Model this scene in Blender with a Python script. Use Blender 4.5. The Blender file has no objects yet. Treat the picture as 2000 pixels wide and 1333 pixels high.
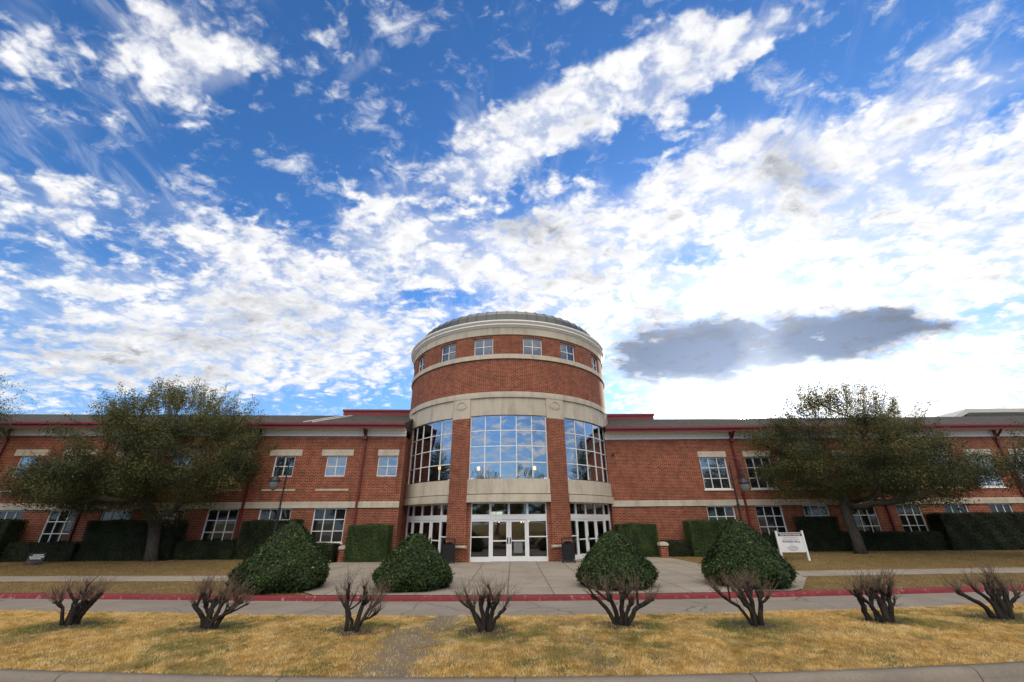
import bpy, bmesh, math, random
import numpy as np
from mathutils import Vector, Matrix
R=math.radians
scene=bpy.context.scene
C=scene.collection
# ---------------- camera, light, exposure ----------------
cam_d=bpy.data.cameras.new('camera'); cam=bpy.data.objects.new('camera',cam_d); C.objects.link(cam); scene.camera=cam
cam_d.sensor_width=36; cam_d.lens=36*790/2000; cam_d.clip_end=3000; cam_d.clip_start=.05
cam.matrix_world=Matrix.Translation((0,0,1.9))@Matrix.Rotation(R(90+24.2),4,'X')@Matrix.Rotation(R(-.5),4,'Z')
SUN_EL=R(11.6); SUN_AZ=R(29.9)
SUN_DIR=(math.sin(SUN_AZ)*math.cos(SUN_EL),math.cos(SUN_AZ)*math.cos(SUN_EL),math.sin(SUN_EL))
SUN_ROT=SUN_AZ
SKY_STRENGTH=.1
SKYV=1.55
FILL_CLOUD=2.3  # extra brightness of the added, unseen fill cloud
CW=6.8
EXPOSURE=0.6
scene.view_settings.view_transform='Standard'; scene.view_settings.look='None'; scene.view_settings.exposure=EXPOSURE; scene.view_settings.gamma=1
sl=bpy.data.lights.new('sun','SUN'); sl.energy=4.0; sl.angle=R(.5); sl.color=(1,.86,.66)
sun=bpy.data.objects.new('sun',sl); C.objects.link(sun)
sun.rotation_euler=Vector(SUN_DIR).to_track_quat('Z','Y').to_euler()
CLOUD_BLOBS=[(-0.5, 0.396, 0.1408, 0.1054, 2.652, 0.5), (-0.531, 0.359, 0.0624, 0.0595, 2.472, 0.25), (-0.46, 0.399, 0.0751, 0.0451, 2.844, 0.3), (-0.773, 0.461, 0.1253, 0.0668, -3.037, 0.55), (-0.715, 0.353, 0.0605, 0.0543, -1.611, 0.35), (-0.322, 0.374, 0.0945, 0.0446, 2.715, 0.38), (-0.267, 0.42, 0.1176, 0.0287, 2.535, 0.38), (-0.414, 0.466, 0.0825, 0.0254, 1.827, 0.2), (-0.266, 0.351, 0.0724, 0.0176, 2.906, 0.15), (0.216, 0.45, 0.3292, 0.0755, 2.635, 0.55), (0.004, 0.551, 0.3279, 0.0946, 2.8, 0.5), (-0.13, 0.658, 0.306, 0.1247, 2.613, 0.45), (0.012, 0.352, 0.1092, 0.0221, -3.136, 0.3), (0.203, 0.37, 0.1777, 0.0288, -3.019, 0.22), (0.333, 0.399, 0.1091, 0.0495, 2.702, 0.3), (0.509, 0.368, 0.0898, 0.0703, 2.458, 0.3), (0.354, 0.541, 0.125, 0.076, -3.016, 0.4), (0.454, 0.514, 0.097, 0.0603, 2.933, 0.2), (0.699, 0.422, 0.1023, 0.0617, 2.218, 0.25), (0.685, 0.472, 0.2466, 0.1635, 2.454, 0.22), (0.741, 0.388, 0.129, 0.0723, 0.592, 0.12), (0.694, 0.578, 0.3561, 0.184, 2.705, 0.4), (0.932, 0.594, 0.2938, 0.1521, 0.536, 0.25), (0.556, 0.679, 0.3428, 0.1896, 2.882, 0.6), (0.315, 0.67, 0.0769, 0.0489, -3.055, 0.35), (-0.816, 0.647, 0.3259, 0.1653, -2.747, 0.42), (-0.616, 0.646, 0.1412, 0.0783, -2.854, 0.25), (-0.925, 0.599, 0.1483, 0.0853, 2.84, 0.25), (-0.404, 0.901, 0.4914, 0.1953, -3.047, 0.5), (0.002, 0.828, 0.5422, 0.1734, 2.974, 0.5), (0.485, 0.938, 0.6576, 0.3343, 3.087, 0.6), (-0.826, 0.858, 0.4499, 0.1564, -2.948, 0.4), (-1.096, 0.98, 0.4482, 0.2316, -2.926, 0.36), (-0.65, 1.184, 0.6258, 0.2801, -2.962, 0.36), (1.005, 1.14, 1.0406, 0.6424, 3.02, 0.55), (0.239, 1.13, 0.4726, 0.2791, 3.124, 0.3), (1.328, 1.192, 0.4927, 0.3034, 2.908, 0.4), (0.859, 0.739, 0.4289, 0.2541, 2.757, 0.35), (0.968, 0.745, 0.4133, 0.2565, -2.888, 0.45), (-0.405, 0.637, 0.1537, 0.0703, -3.112, 0.15), (0.204, 0.404, 0.2416, 0.0485, 2.642, 0.2), (-1.03, 0.958, 0.566, 0.3867, 3.096, 0.2), (-0.508, 1.239, 0.6735, 0.2403, -2.982, 0.34), (-1.197, 1.206, 0.6126, 0.2255, -2.77, 0.25), (-0.649, 1.039, 0.3627, 0.1453, -3.127, 0.3), (-0.161, 1.154, 0.4018, 0.1911, -3.09, 0.3), (-0.407, 0.434, 0.1085, 0.0414, 2.251, -0.35), (-0.47, 0.642, 0.1722, 0.1221, 2.838, -0.25), (0.132, 0.625, 0.0962, 0.057, -3.109, -0.0), (0.167, 0.384, 0.1175, 0.03, 2.732, -0.3), (0.429, 0.463, 0.0975, 0.0593, 1.809, -0.3), (0.583, 0.493, 0.0858, 0.0403, 1.613, -0.2), (-0.179, 0.402, 0.1137, 0.0856, 2.108, -0.2), (-0.36, 0.574, 0.3369, 0.109, 3.013, -0.3), (0.004, 0.421, 0.2529, 0.061, 2.844, -0.25), (-0.761, 0.533, 0.1972, 0.0758, -2.85, -0.35), (-0.385, 0.46, 0.1485, 0.0893, 2.251, -0.12), (-0.219, 1.006, 0.1907, 0.0517, 3.088, -0.4), (0.474, 0.834, 0.1039, 0.0641, 2.843, -0.75), (0.26, 0.587, 0.077, 0.067, 3.062, -0.35), (0.472, 0.42, 0.0988, 0.0469, 1.805, -0.3), (-0.826, 0.742, 0.1928, 0.0572, -2.705, -0.28), (-1.025, 0.858, 0.3253, 0.048, -3.091, -0.2), (0.785, 0.523, 0.158, 0.0409, 1.983, -0.4), (0.308, 0.772, 0.143, 0.0527, 3.099, -0.2), (1.156, 0.905, 0.1111, 0.06, 1.881, -0.3), (-0.623, 0.32, 0.0774, 0.0367, -2.747, -0.3), (0.613, 0.38, 0.1077, 0.0517, 1.562, -0.3), (0.518, 0.499, 0.0965, 0.047, 1.429, -0.25), (0.853, 0.553, 0.0926, 0.0317, 1.956, -0.35), (-0.561, 0.552, 0.1241, 0.05, -3.101, -0.2)]
GREY_BLOBS=[(0.774, 1.15, 0.4233, 0.1782, 2.778, 0.9), (0.948, 1.037, 0.1863, 0.1558, 2.381, 0.9), (0.528, 1.177, 0.2487, 0.1726, 3.14, 0.8), (0.522, 1.293, 0.2174, 0.1535, 3.121, 0.5), (0.99, 0.981, 0.0862, 0.0779, 1.753, 0.7), (0.555, 0.618, 0.1212, 0.0752, -2.959, 0.5), (0.052, 0.79, 0.1988, 0.0749, 3.033, 0.4), (0.415, 0.976, 0.126, 0.0955, -2.997, 0.3), (-0.605, 1.071, 0.3342, 0.1341, -2.979, 0.25), (-1.102, 1.075, 0.4366, 0.1912, -2.852, 0.35), (-0.712, 0.942, 0.195, 0.0956, -3.009, 0.25), (-0.438, 0.781, 0.1854, 0.0748, -3.059, 0.2), (0.58, 1.312, 0.3153, 0.1439, 3.004, 0.45), (0.647, 0.914, 0.1594, 0.0727, 3.045, 0.3), (0.715, 0.682, 0.1737, 0.0709, 2.767, 0.25), (0.204, 0.891, 0.2001, 0.0692, 3.108, 0.25), (1.128, 0.957, 0.0737, 0.04, 3.003, 0.5)]

def build_world():
    w=bpy.data.worlds.new("World"); scene.world=w; w.use_nodes=True
    nt=w.node_tree; N=nt.nodes; L=nt.links; N.clear()
    def nd(t,**k):
        n=N.new(t)
        for a,b in k.items(): setattr(n,a,b)
        return n
    def put(sock,v):
        if isinstance(v,bpy.types.NodeSocket): L.new(v,sock)
        else: sock.default_value=v
    def math_(op,a,b=None,c=None,clamp=False):
        n=nd('ShaderNodeMath',operation=op,use_clamp=clamp); put(n.inputs[0],a)
        if b is not None: put(n.inputs[1],b)
        if c is not None: put(n.inputs[2],c)
        return n.outputs[0]
    def vec(op,a,b=None):
        n=nd('ShaderNodeVectorMath',operation=op); put(n.inputs[0],a)
        if b is not None: put(n.inputs[1],b)
        return n.outputs['Value'] if op in('DOT_PRODUCT','LENGTH') else n.outputs[0]
    def sstep(v,a,b):
        n=nd('ShaderNodeMapRange',interpolation_type='SMOOTHSTEP'); put(n.inputs[0],v)
        n.inputs[1].default_value=a; n.inputs[2].default_value=b; return n.outputs[0]
    def mix(f,a,b,bt='MIX'):
        n=nd('ShaderNodeMix',data_type='RGBA',blend_type=bt); put(n.inputs[0],f); put(n.inputs[6],a); put(n.inputs[7],b); return n.outputs[2]
    def noise(v,sc,det,rough=.55,dist=0.,w_=0.):
        n=nd('ShaderNodeTexNoise',noise_dimensions='3D'); put(n.inputs['Vector'],v)
        n.inputs['Scale'].default_value=sc; n.inputs['Detail'].default_value=det; n.inputs['Roughness'].default_value=rough; n.inputs['Distortion'].default_value=dist
        return n.outputs['Fac']
    tc=nd('ShaderNodeTexCoord'); dirv=vec('NORMALIZE',tc.outputs['Generated'])
    sep=nd('ShaderNodeSeparateXYZ'); L.new(dirv,sep.inputs[0]); X,Y,Z=sep.outputs
    Zp=math_('MAXIMUM',Z,0.)
    def proj(k):
        d=math_('ADD',Zp,k); c=nd('ShaderNodeCombineXYZ'); L.new(math_('DIVIDE',X,d),c.inputs[0]); L.new(math_('DIVIDE',Y,d),c.inputs[1]); return c.outputs[0]
    S=proj(.35); P=proj(.24)
    def blobs(lst,src):
        acc=None
        for cx,cy,sx,sy,a,wt in lst:
            m=nd('ShaderNodeMapping',vector_type='TEXTURE'); L.new(src,m.inputs[0])
            m.inputs[1].default_value=(cx,cy,0); m.inputs[2].default_value=(0,0,a); m.inputs[3].default_value=(sx*1.25,sy*1.25,1)
            g=nd('ShaderNodeTexGradient',gradient_type='QUADRATIC_SPHERE' if False else 'SPHERICAL'); L.new(m.outputs[0],g.inputs[0])
            s=sstep(g.outputs[1],0.,.75)
            acc=math_('MULTIPLY',s,wt) if acc is None else math_('MULTIPLY_ADD',s,wt,acc)
        return acc
    # warp the blob lookup so that their outlines are ragged
    wn=nd('ShaderNodeTexNoise',noise_dimensions='3D'); L.new(P,wn.inputs['Vector']); wn.inputs['Scale'].default_value=3.2; wn.inputs['Detail'].default_value=5; wn.inputs['Roughness'].default_value=.6
    off=vec('SCALE',vec('SUBTRACT',wn.outputs['Color'],(.5,.5,.5))); off.node.inputs[3].default_value=.20
    Sw=vec('ADD',S,off)
    cov=blobs(CLOUD_BLOBS,Sw); grey=blobs(GREY_BLOBS,Sw)
    # behind the viewer the blobs end: an even broken cover there
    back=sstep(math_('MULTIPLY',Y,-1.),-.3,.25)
    high=math_('MAXIMUM',math_('MULTIPLY',sstep(math_('MULTIPLY',Y,-1.),-.02,.35),sstep(Z,.28,.5)),sstep(Z,.925,.97))  # unseen overhead and behind the viewer: warm bright cloud added to light the facade
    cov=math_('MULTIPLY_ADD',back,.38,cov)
    mp=nd('ShaderNodeMapping'); L.new(P,mp.inputs[0]); mp.inputs[2].default_value=(0,0,.6); mp.inputs[3].default_value=(1.,1.35,1)
    n1=noise(mp.outputs[0],2.6,5,.60,.25); n2=noise(mp.outputs[0],9.5,4,.55,.5); n3=noise(mp.outputs[0],30.,5,.65,.6)
    wv=vec('SCALE',vec('SUBTRACT',wn.outputs['Color'],(.5,.5,.5))); wv.node.inputs[3].default_value=.42
    vp=vec('ADD',mp.outputs[0],wv)
    vo=nd('ShaderNodeTexVoronoi',feature='F1'); L.new(vp,vo.inputs['Vector']); vo.inputs['Scale'].default_value=10.; vo.inputs['Detail'].default_value=1.6; vo.inputs['Roughness'].default_value=.55
    puff=math_('SUBTRACT',.42,vo.outputs['Distance'])
    dens=math_('ADD',math_('MULTIPLY',math_('SUBTRACT',n1,.5),1.0),math_('MULTIPLY',math_('SUBTRACT',n2,.5),1.3))
    dens=math_('MULTIPLY_ADD',puff,.95,dens)
    dens=math_('MULTIPLY_ADD',math_('SUBTRACT',n3,.5),1.0,dens)
    dens=math_('ADD',dens,math_('SUBTRACT',math_('MULTIPLY',math_('MINIMUM',cov,.95),.80),.075))
    # low in the sky the cloud deck closes up
    dens=math_('MULTIPLY_ADD',sstep(Z,.42,.08),.16,dens)
    alpha=math_('POWER',sstep(dens,-.30,.44),1.15)
    # thin streaks of ice cloud
    ms=nd('ShaderNodeMapping'); L.new(S,ms.inputs[0]); ms.inputs[2].default_value=(0,0,-.45); ms.inputs[3].default_value=(3.2,1.5,1)
    st=noise(ms.outputs[0],2.8,6,.64,1.3); st2=noise(S,3.1,3,.5,.3)
    cir=math_('MULTIPLY',math_('MULTIPLY',sstep(st,.46,.74),sstep(math_('MULTIPLY_ADD',cov,.35,st2),.42,.66)),.4)
    alpha=math_('ADD',alpha,math_('MULTIPLY',math_('SUBTRACT',1.,alpha),cir))
    veil=math_('MULTIPLY',sstep(math_('ADD',cov,math_('SUBTRACT',n1,.5)),.35,1.2),.45)
    alpha=math_('ADD',alpha,math_('MULTIPLY',math_('SUBTRACT',1.,alpha),veil))
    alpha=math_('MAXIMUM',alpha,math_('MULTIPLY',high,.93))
    greyn=math_('MULTIPLY_ADD',math_('SUBTRACT',n2,.5),2.2,math_('MULTIPLY_ADD',math_('SUBTRACT',n3,.5),1.2,grey)); grey=math_('MULTIPLY',grey,sstep(greyn,-.1,.7))
    alpha=math_('MAXIMUM',alpha,math_('MULTIPLY',sstep(greyn,.0,1.0),.92))
    thick=sstep(dens,.15,.75)
    mo=nd('ShaderNodeMapping'); L.new(P,mo.inputs[0]); mo.inputs[1].default_value=(.022,.032,0); mo.inputs[2].default_value=(0,0,.6); mo.inputs[3].default_value=(1.,1.35,1)
    n2o=noise(mo.outputs[0],9.5,4,.55,.5)
    relief=math_('MULTIPLY',math_('SUBTRACT',n2o,n2),2.0)
    # sun
    sd=SUN_DIR
    dot=vec('DOT_PRODUCT',dirv,tuple(sd)); dotc=math_('MAXIMUM',dot,0.)
    glow1=math_('POWER',dotc,34.); glow2=math_('POWER',dotc,120.); glow3=math_('POWER',dotc,1500.)
    sky=nd('ShaderNodeTexSky',sky_type='NISHITA',sun_disc=False,sun_elevation=SUN_EL,sun_rotation=SUN_ROT,altitude=300,air_density=1.0,dust_density=.25,ozone_density=4.0)
    hs=nd('ShaderNodeHueSaturation'); L.new(sky.outputs[0],hs.inputs['Color']); hs.inputs['Saturation'].default_value=1.05; hs.inputs['Value'].default_value=SKYV
    blue=mix(1.,hs.outputs[0],(.75,.95,1.15,1),'MULTIPLY')
    blue=mix(math_('MULTIPLY',sstep(Z,.55,.05),.45),blue,(2.6,4.1,6.3,1))
    # clouds: white where thin, greyer where thick, much brighter towards the sun
    shade=noise(mp.outputs[0],5.,5,.6,.3)
    g2=math_('MULTIPLY',thick,sstep(shade,.42,.72))
    gg=math_('ADD',math_('MAXIMUM',math_('MULTIPLY_ADD',relief,math_('MULTIPLY_ADD',thick,.55,.25),math_('MULTIPLY_ADD',g2,.26,.05)),0.),math_('MULTIPLY',grey,math_('MULTIPLY_ADD',math_('ADD',math_('SUBTRACT',n1,.5),math_('MULTIPLY_ADD',relief,.5,math_('MULTIPLY',math_('SUBTRACT',n2,.5),1.1))),1.4,1.0)),clamp=True)
    ccol=mix(gg,(CW,CW,CW*1.01,1),(CW*.19,CW*.225,CW*.30,1))
    lowz=sstep(Z,.22,.05)
    ccol=mix(math_('MULTIPLY',lowz,.25),ccol,(CW*.72,CW*.76,CW*.85,1))
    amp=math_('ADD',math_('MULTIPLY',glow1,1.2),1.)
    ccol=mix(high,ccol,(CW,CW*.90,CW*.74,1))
    amp=math_('MULTIPLY_ADD',high,FILL_CLOUD,amp)
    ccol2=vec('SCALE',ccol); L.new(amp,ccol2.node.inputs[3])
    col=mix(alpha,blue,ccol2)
    gl=math_('ADD',math_('MULTIPLY_ADD',math_('POWER',dotc,9.),CW*.13,math_('MULTIPLY',glow1,CW*.25)),math_('ADD',math_('MULTIPLY',glow2,CW*1.2),math_('MULTIPLY_ADD',math_('POWER',dotc,60000.),CW*300.,math_('MULTIPLY',glow3,CW*16.))))
    # the dark cloud hides part of the glow
    gl=math_('MULTIPLY',gl,math_('SUBTRACT',1.,math_('MULTIPLY',grey,.65),clamp=True))
    gv=nd('ShaderNodeCombineXYZ'); L.new(gl,gv.inputs[0]); L.new(math_('MULTIPLY',gl,.95),gv.inputs[1]); L.new(math_('MULTIPLY',gl,.84),gv.inputs[2])
    col=vec('ADD',col,gv.outputs[0])
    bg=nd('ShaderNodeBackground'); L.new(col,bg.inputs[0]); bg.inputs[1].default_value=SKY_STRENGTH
    out=nd('ShaderNodeOutputWorld'); L.new(bg.outputs[0],out.inputs[0])
    w.cycles.sampling_method='MANUAL'; w.cycles.sample_map_resolution=1024
build_world()
# ---------------- helpers ----------------
class MB:
    """collects faces; f maps local (s,t,z) -> world; uv in metres"""
    def __init__(s,f=None): s.v=[];s.f=[];s.uv=[];s.m=f or (lambda a,b,c:(a,b,c))
    def quad(s,pts,uv=None,raw=False):
        i=len(s.v)
        for p in pts: s.v.append(tuple(p) if raw else tuple(s.m(*p)))
        s.f.append(tuple(range(i,i+len(pts))))
        if uv is None:
            a,b,c=Vector(pts[0]),Vector(pts[1]),Vector(pts[2]); n=(b-a).cross(c-a); k=max(range(3),key=lambda j:abs(n[j]))
            ix=[(1,2),(0,2),(0,1)][k]; uv=[(p[ix[0]],p[ix[1]]) for p in pts]
        s.uv.append(uv)
    def box(s,a0,a1,b0,b1,c0,c1,ds=None,skip=''):
        n=1 if not ds else max(1,int(math.ceil((a1-a0)/ds-1e-6)))
        xs=[a0+(a1-a0)*i/n for i in range(n+1)]
        for i in range(n):
            x,y=xs[i],xs[i+1]
            s.quad([(x,b0,c0),(y,b0,c0),(y,b0,c1),(x,b0,c1)]); s.quad([(y,b1,c0),(x,b1,c0),(x,b1,c1),(y,b1,c1)])
            if 't' not in skip: s.quad([(x,b0,c1),(y,b0,c1),(y,b1,c1),(x,b1,c1)])
            if 'b' not in skip: s.quad([(y,b0,c0),(x,b0,c0),(x,b1,c0),(y,b1,c0)])
        s.quad([(a0,b1,c0),(a0,b0,c0),(a0,b0,c1),(a0,b1,c1)]); s.quad([(a1,b0,c0),(a1,b1,c0),(a1,b1,c1),(a1,b0,c1)])
    def wall(s,a0,a1,c0,c1,holes,t=0.,rev=.14,ds=None):
        xs=sorted({a0,a1}|{h[0] for h in holes}|{h[1] for h in holes}); zs=sorted({c0,c1}|{h[2] for h in holes}|{h[3] for h in holes})
        xs=[x for x in xs if a0<=x<=a1]; zs=[z for z in zs if c0<=z<=c1]
        if ds:
            q=[]
            for x,y in zip(xs,xs[1:]):
                n=max(1,int(math.ceil((y-x)/ds-1e-6))); q+=[x+(y-x)*i/n for i in range(n)]
            xs=q+[xs[-1]]
        for x,y in zip(xs,xs[1:]):
            for z,w in zip(zs,zs[1:]):
                cx,cz=(x+y)/2,(z+w)/2
                if any(h[0]<cx<h[1] and h[2]<cz<h[3] for h in holes): continue
                s.quad([(x,t,z),(y,t,z),(y,t,w),(x,t,w)])
        for h in holes:
            x,y,z,w=h[:4]; r=-rev
            s.quad([(x,t,z),(x,t,w),(x,t+r,w),(x,t+r,z)],[(0,z),(0,w),(rev,w),(rev,z)]); s.quad([(y,t,w),(y,t,z),(y,t+r,z),(y,t+r,w)],[(0,w),(0,z),(rev,z),(rev,w)])
            n=1 if not ds else max(1,int(math.ceil((y-x)/ds-1e-6)))
            for i in range(n):
                p=x+(y-x)*i/n; q=x+(y-x)*(i+1)/n
                s.quad([(p,t,w),(q,t,w),(q,t+r,w),(p,t+r,w)]); s.quad([(q,t,z),(p,t,z),(p,t+r,z),(q,t+r,z)])
    def tube(s,pts,rad,seg=6,cap=True):
        pts=[Vector(p) for p in pts]; rings=[]
        if not hasattr(rad,'__len__'): rad=[rad]*len(pts)
        up=None; base=len(s.v)
        for i,p in enumerate(pts):
            d=(pts[min(i+1,len(pts)-1)]-pts[max(i-1,0)]).normalized()
            if up is None: up=d.orthogonal().normalized()
            up=(up-d*up.dot(d)).normalized(); w=d.cross(up)
            for k in range(seg):
                a=2*math.pi*k/seg; s.v.append(tuple(s.m(*(p+(up*math.cos(a)+w*math.sin(a))*rad[i]))))
        for i in range(len(pts)-1):
            for k in range(seg):
                a=base+i*seg+k; b=base+i*seg+(k+1)%seg
                s.f.append((a,b,b+seg,a+seg)); s.uv.append([(k/seg,i),((k+1)/seg,i),((k+1)/seg,i+1),(k/seg,i+1)])
        if cap:
            s.f.append(tuple(base+(len(pts)-1)*seg+k for k in range(seg))); s.uv.append([(0,0)]*seg)
            s.f.append(tuple(base+k for k in reversed(range(seg)))); s.uv.append([(0,0)]*seg)
    def lathe(s,prof,c=(0,0),seg=24,a0=0,a1=360):
        full=abs(a1-a0)>=360; n=seg if full else seg+1; base=len(s.v)
        for r,z in prof:
            for k in range(n):
                a=R(a0+(a1-a0)*k/seg); s.v.append(tuple(s.m(c[0]+r*math.sin(a),c[1]-r*math.cos(a),z)))
        for i in range(len(prof)-1):
            for k in range(seg):
                k2=(k+1)%n; a=base+i*n+k;b=base+i*n+k2
                r=max(prof[i][0],prof[i+1][0]); u0=R((a1-a0)*k/seg)*r;u1=R((a1-a0)*(k+1)/seg)*r
                s.f.append((a,b,b+n,a+n)); s.uv.append([(u0,prof[i][1]),(u1,prof[i][1]),(u1,prof[i+1][1]),(u0,prof[i+1][1])])
def mesh_from(name,v,f,uv,mat,org=(0,0,0),smooth=False):
    me=bpy.data.meshes.new(name)
    me.from_pydata([(x-org[0],y-org[1],z-org[2]) for x,y,z in v],[],f)
    if uv:
        ul=me.uv_layers.new(name='UVMap'); fl=[c for u in uv for p in u for c in p]; ul.data.foreach_set('uv',fl)
    me.materials.append(mat); me.update()
    if smooth: me.polygons.foreach_set('use_smooth',[True]*len(me.polygons))
    return me
def link(name,me,parent=None,loc=(0,0,0)):
    o=bpy.data.objects.new(name,me); C.objects.link(o); o.location=loc
    if parent is not None: o.parent=parent
    return o
def build(mb,name,mat,parent=None,org=(0,0,0),smooth=False,fix=False):
    """parent given: vertices are relative to org, the thing's base; no parent: the object stands at org"""
    me=mesh_from(name,mb.v,mb.f,mb.uv,mat,org,smooth)
    if fix:
        bm=bmesh.new(); bm.from_mesh(me); bmesh.ops.remove_doubles(bm,verts=bm.verts,dist=1e-4); bmesh.ops.recalc_face_normals(bm,faces=bm.faces); bm.to_mesh(me); bm.free()
    return link(name,me,parent,(0,0,0) if parent is not None else org)
def tag(o,label=None,cat=None,group=None,kind=None):
    if label:o['label']=label
    if cat:o['category']=cat
    if group:o['group']=group
    if kind:o['kind']=kind
    return o
def empty(name,loc,rz=0):
    o=bpy.data.objects.new(name,None); C.objects.link(o); o.location=loc; o.rotation_euler=(0,0,rz); o.empty_display_size=.3; return o
def copy_tree(o,parent=None):
    c=o.copy(); C.objects.link(c); c.parent=parent
    for ch in [x for x in list(C.objects) if x.parent==o]: copy_tree(ch,c)
    return c
# fast meshes from numpy
def np_mesh(name,V,Fc,mat,attr=None,smooth=False):
    me=bpy.data.meshes.new(name); nf,k=Fc.shape
    me.vertices.add(len(V)); me.vertices.foreach_set('co',V.astype(np.float32).ravel())
    me.loops.add(nf*k); me.loops.foreach_set('vertex_index',Fc.astype(np.int32).ravel())
    me.polygons.add(nf); me.polygons.foreach_set('loop_start',(np.arange(nf)*k).astype(np.int32)); me.polygons.foreach_set('loop_total',np.full(nf,k,np.int32))
    if smooth: me.polygons.foreach_set('use_smooth',np.ones(nf,bool))
    if attr:
        for an,av in attr.items():
            a=me.attributes.new(an,'FLOAT','POINT'); a.data.foreach_set('value',av.astype(np.float32))
    me.materials.append(mat); me.update(calc_edges=True); return me
def leaf_mesh(name,P,Nn,size,mat,rng,aspect=.55,tilt=.9,tint=None):
    """one small folded leaf at each point, facing roughly along Nn"""
    n=len(P); d=rng.normal(size=(n,3)); d/=np.linalg.norm(d,axis=1)[:,None]
    nn=Nn+d*tilt; nn/=np.linalg.norm(nn,axis=1)[:,None]+1e-9
    r=rng.normal(size=(n,3)); u=np.cross(nn,r); u/=np.linalg.norm(u,axis=1)[:,None]+1e-9; w=np.cross(nn,u)
    sz=size*rng.uniform(.6,1.3,size=(n,1))
    V=np.stack([P-u*sz*.5,P-w*sz*aspect*.5+nn*sz*.08,P+u*sz*.5,P+w*sz*aspect*.5+nn*sz*.08],1).reshape(-1,3)
    F_=np.arange(n*4).reshape(n,4)
    t=rng.uniform(0,1,n) if tint is None else np.clip(tint+rng.normal(size=n)*.18,0,1)
    return np_mesh(name,V,F_,mat,{'tint':np.repeat(t,4)})
# ---------------- materials ----------------
class Mat:
    def __init__(s,name,rough=.7,spec=.3):
        s.mat=bpy.data.materials.new(name); s.mat.use_nodes=True; s.nt=s.mat.node_tree; s.N=s.nt.nodes; s.L=s.nt.links
        s.b=s.N['Principled BSDF']; s.b.inputs['Roughness'].default_value=rough; s.b.inputs['Specular IOR Level'].default_value=spec
        s.out=s.N['Material Output']
    def n(s,t,ins=None,**k):
        x=s.N.new(t)
        for a,b in k.items(): setattr(x,a,b)
        for a,b in (ins or {}).items():
            if isinstance(b,bpy.types.NodeSocket): s.L.new(b,x.inputs[a])
            else: x.inputs[a].default_value=b
        return x
    def noise(s,vec,scale,det=4,rough=.55,dist=0): return s.n('ShaderNodeTexNoise',{'Vector':vec,'Scale':scale,'Detail':det,'Roughness':rough,'Distortion':dist}).outputs['Fac']
    def ramp(s,f,stops):
        r=s.n('ShaderNodeValToRGB',{'Fac':f}); e=r.color_ramp.elements
        while len(e)<len(stops): e.new(.5)
        for q,(p,c) in zip(e,stops): q.position=p; q.color=(*c,1)
        return r.outputs[0]
    def mix(s,f,a,b,bt='MIX'):
        f4=lambda c:c if isinstance(c,bpy.types.NodeSocket) else (*c,1)
        x=s.n('ShaderNodeMix',{0:f,6:f4(a),7:f4(b)},data_type='RGBA',blend_type=bt); return x.outputs[2]
    def math(s,op,a,b=0.,c=0.,clamp=False): return s.n('ShaderNodeMath',{0:a,1:b,2:c},operation=op,use_clamp=clamp).outputs[0]
    def ss(s,v,a,b,lo=0.,hi=1.): return s.n('ShaderNodeMapRange',{0:v,1:a,2:b,3:lo,4:hi},interpolation_type='SMOOTHSTEP').outputs[0]
    def obj(s): return s.n('ShaderNodeTexCoord').outputs['Object']
    def pos(s): return s.n('ShaderNodeNewGeometry').outputs['Position']
    def uvm(s): return s.n('ShaderNodeTexCoord').outputs['UV']
    def col(s,c):
        if isinstance(c,bpy.types.NodeSocket): s.L.new(c,s.b.inputs['Base Color'])
        else: s.b.inputs['Base Color'].default_value=(*c,1)
        return s
    def bump(s,h,st=.3,d=.01):
        x=s.n('ShaderNodeBump',{'Height':h,'Strength':st,'Distance':d}); s.L.new(x.outputs[0],s.b.inputs['Normal']); return s
def brick_mat(name,dark=1.):
    m=Mat(name,.85,.2); uv=m.uvm(); p=m.pos()
    bt=m.n('ShaderNodeTexBrick',{'Vector':uv,'Color1':(.225*dark,.042*dark,.022*dark,1),'Color2':(.105*dark,.018*dark,.011*dark,1),'Mortar':(.40,.27,.18,1),'Scale':1.,'Mortar Size':.0085,'Mortar Smooth':.1,'Bias':-.1,'Brick Width':.27,'Row Height':.090})
    bt.offset=.5
    big=m.noise(p,.35,4,.6); mid=m.noise(p,3.,3)
    c=m.mix(m.ss(big,.38,.68,0,.5),bt.outputs['Color'],(.16*dark,.060*dark,.038*dark),'MIX'); vs=m.noise(m.n('ShaderNodeMapping',{'Vector':p,'Scale':(2.2,2.2,.25)}).outputs[0],1.,4,.6); c=m.mix(m.ss(vs,.58,.75,0,.45),c,(.085,.035,.025))
    hs=m.n('ShaderNodeHueSaturation',{'Color':c,'Value':m.ss(mid,.3,.7,.82,1.18)})
    m.col(hs.outputs[0]); m.bump(bt.outputs['Fac'],-.5,.008); return m.mat
def stone_mat(name,w=1.0,h=3.,base=(.50,.45,.37)):
    m=Mat(name,.85,.2); uv=m.uvm(); p=m.pos()
    b2=tuple(x*.86 for x in base)
    bt=m.n('ShaderNodeTexBrick',{'Vector':uv,'Color1':(*base,1),'Color2':(*b2,1),'Mortar':tuple(x*.55 for x in base)+(1,),'Scale':1.,'Mortar Size':.006,'Mortar Smooth':.1,'Bias':0.,'Brick Width':w,'Row Height':h}); bt.offset=0
    fine=m.noise(p,24.,4,.7); mp=m.n('ShaderNodeMapping',{'Vector':p,'Scale':(1.3,1.3,.35)}).outputs[0]; st=m.noise(mp,1.6,6,.65)
    c=m.mix(m.ss(st,.42,.75,0,.55),bt.outputs['Color'],(.25,.21,.165)); hs=m.n('ShaderNodeHueSaturation',{'Color':c,'Value':m.ss(fine,.3,.7,.9,1.08)})
    m.col(hs.outputs[0]); m.bump(fine,.25,.004); return m.mat
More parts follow.
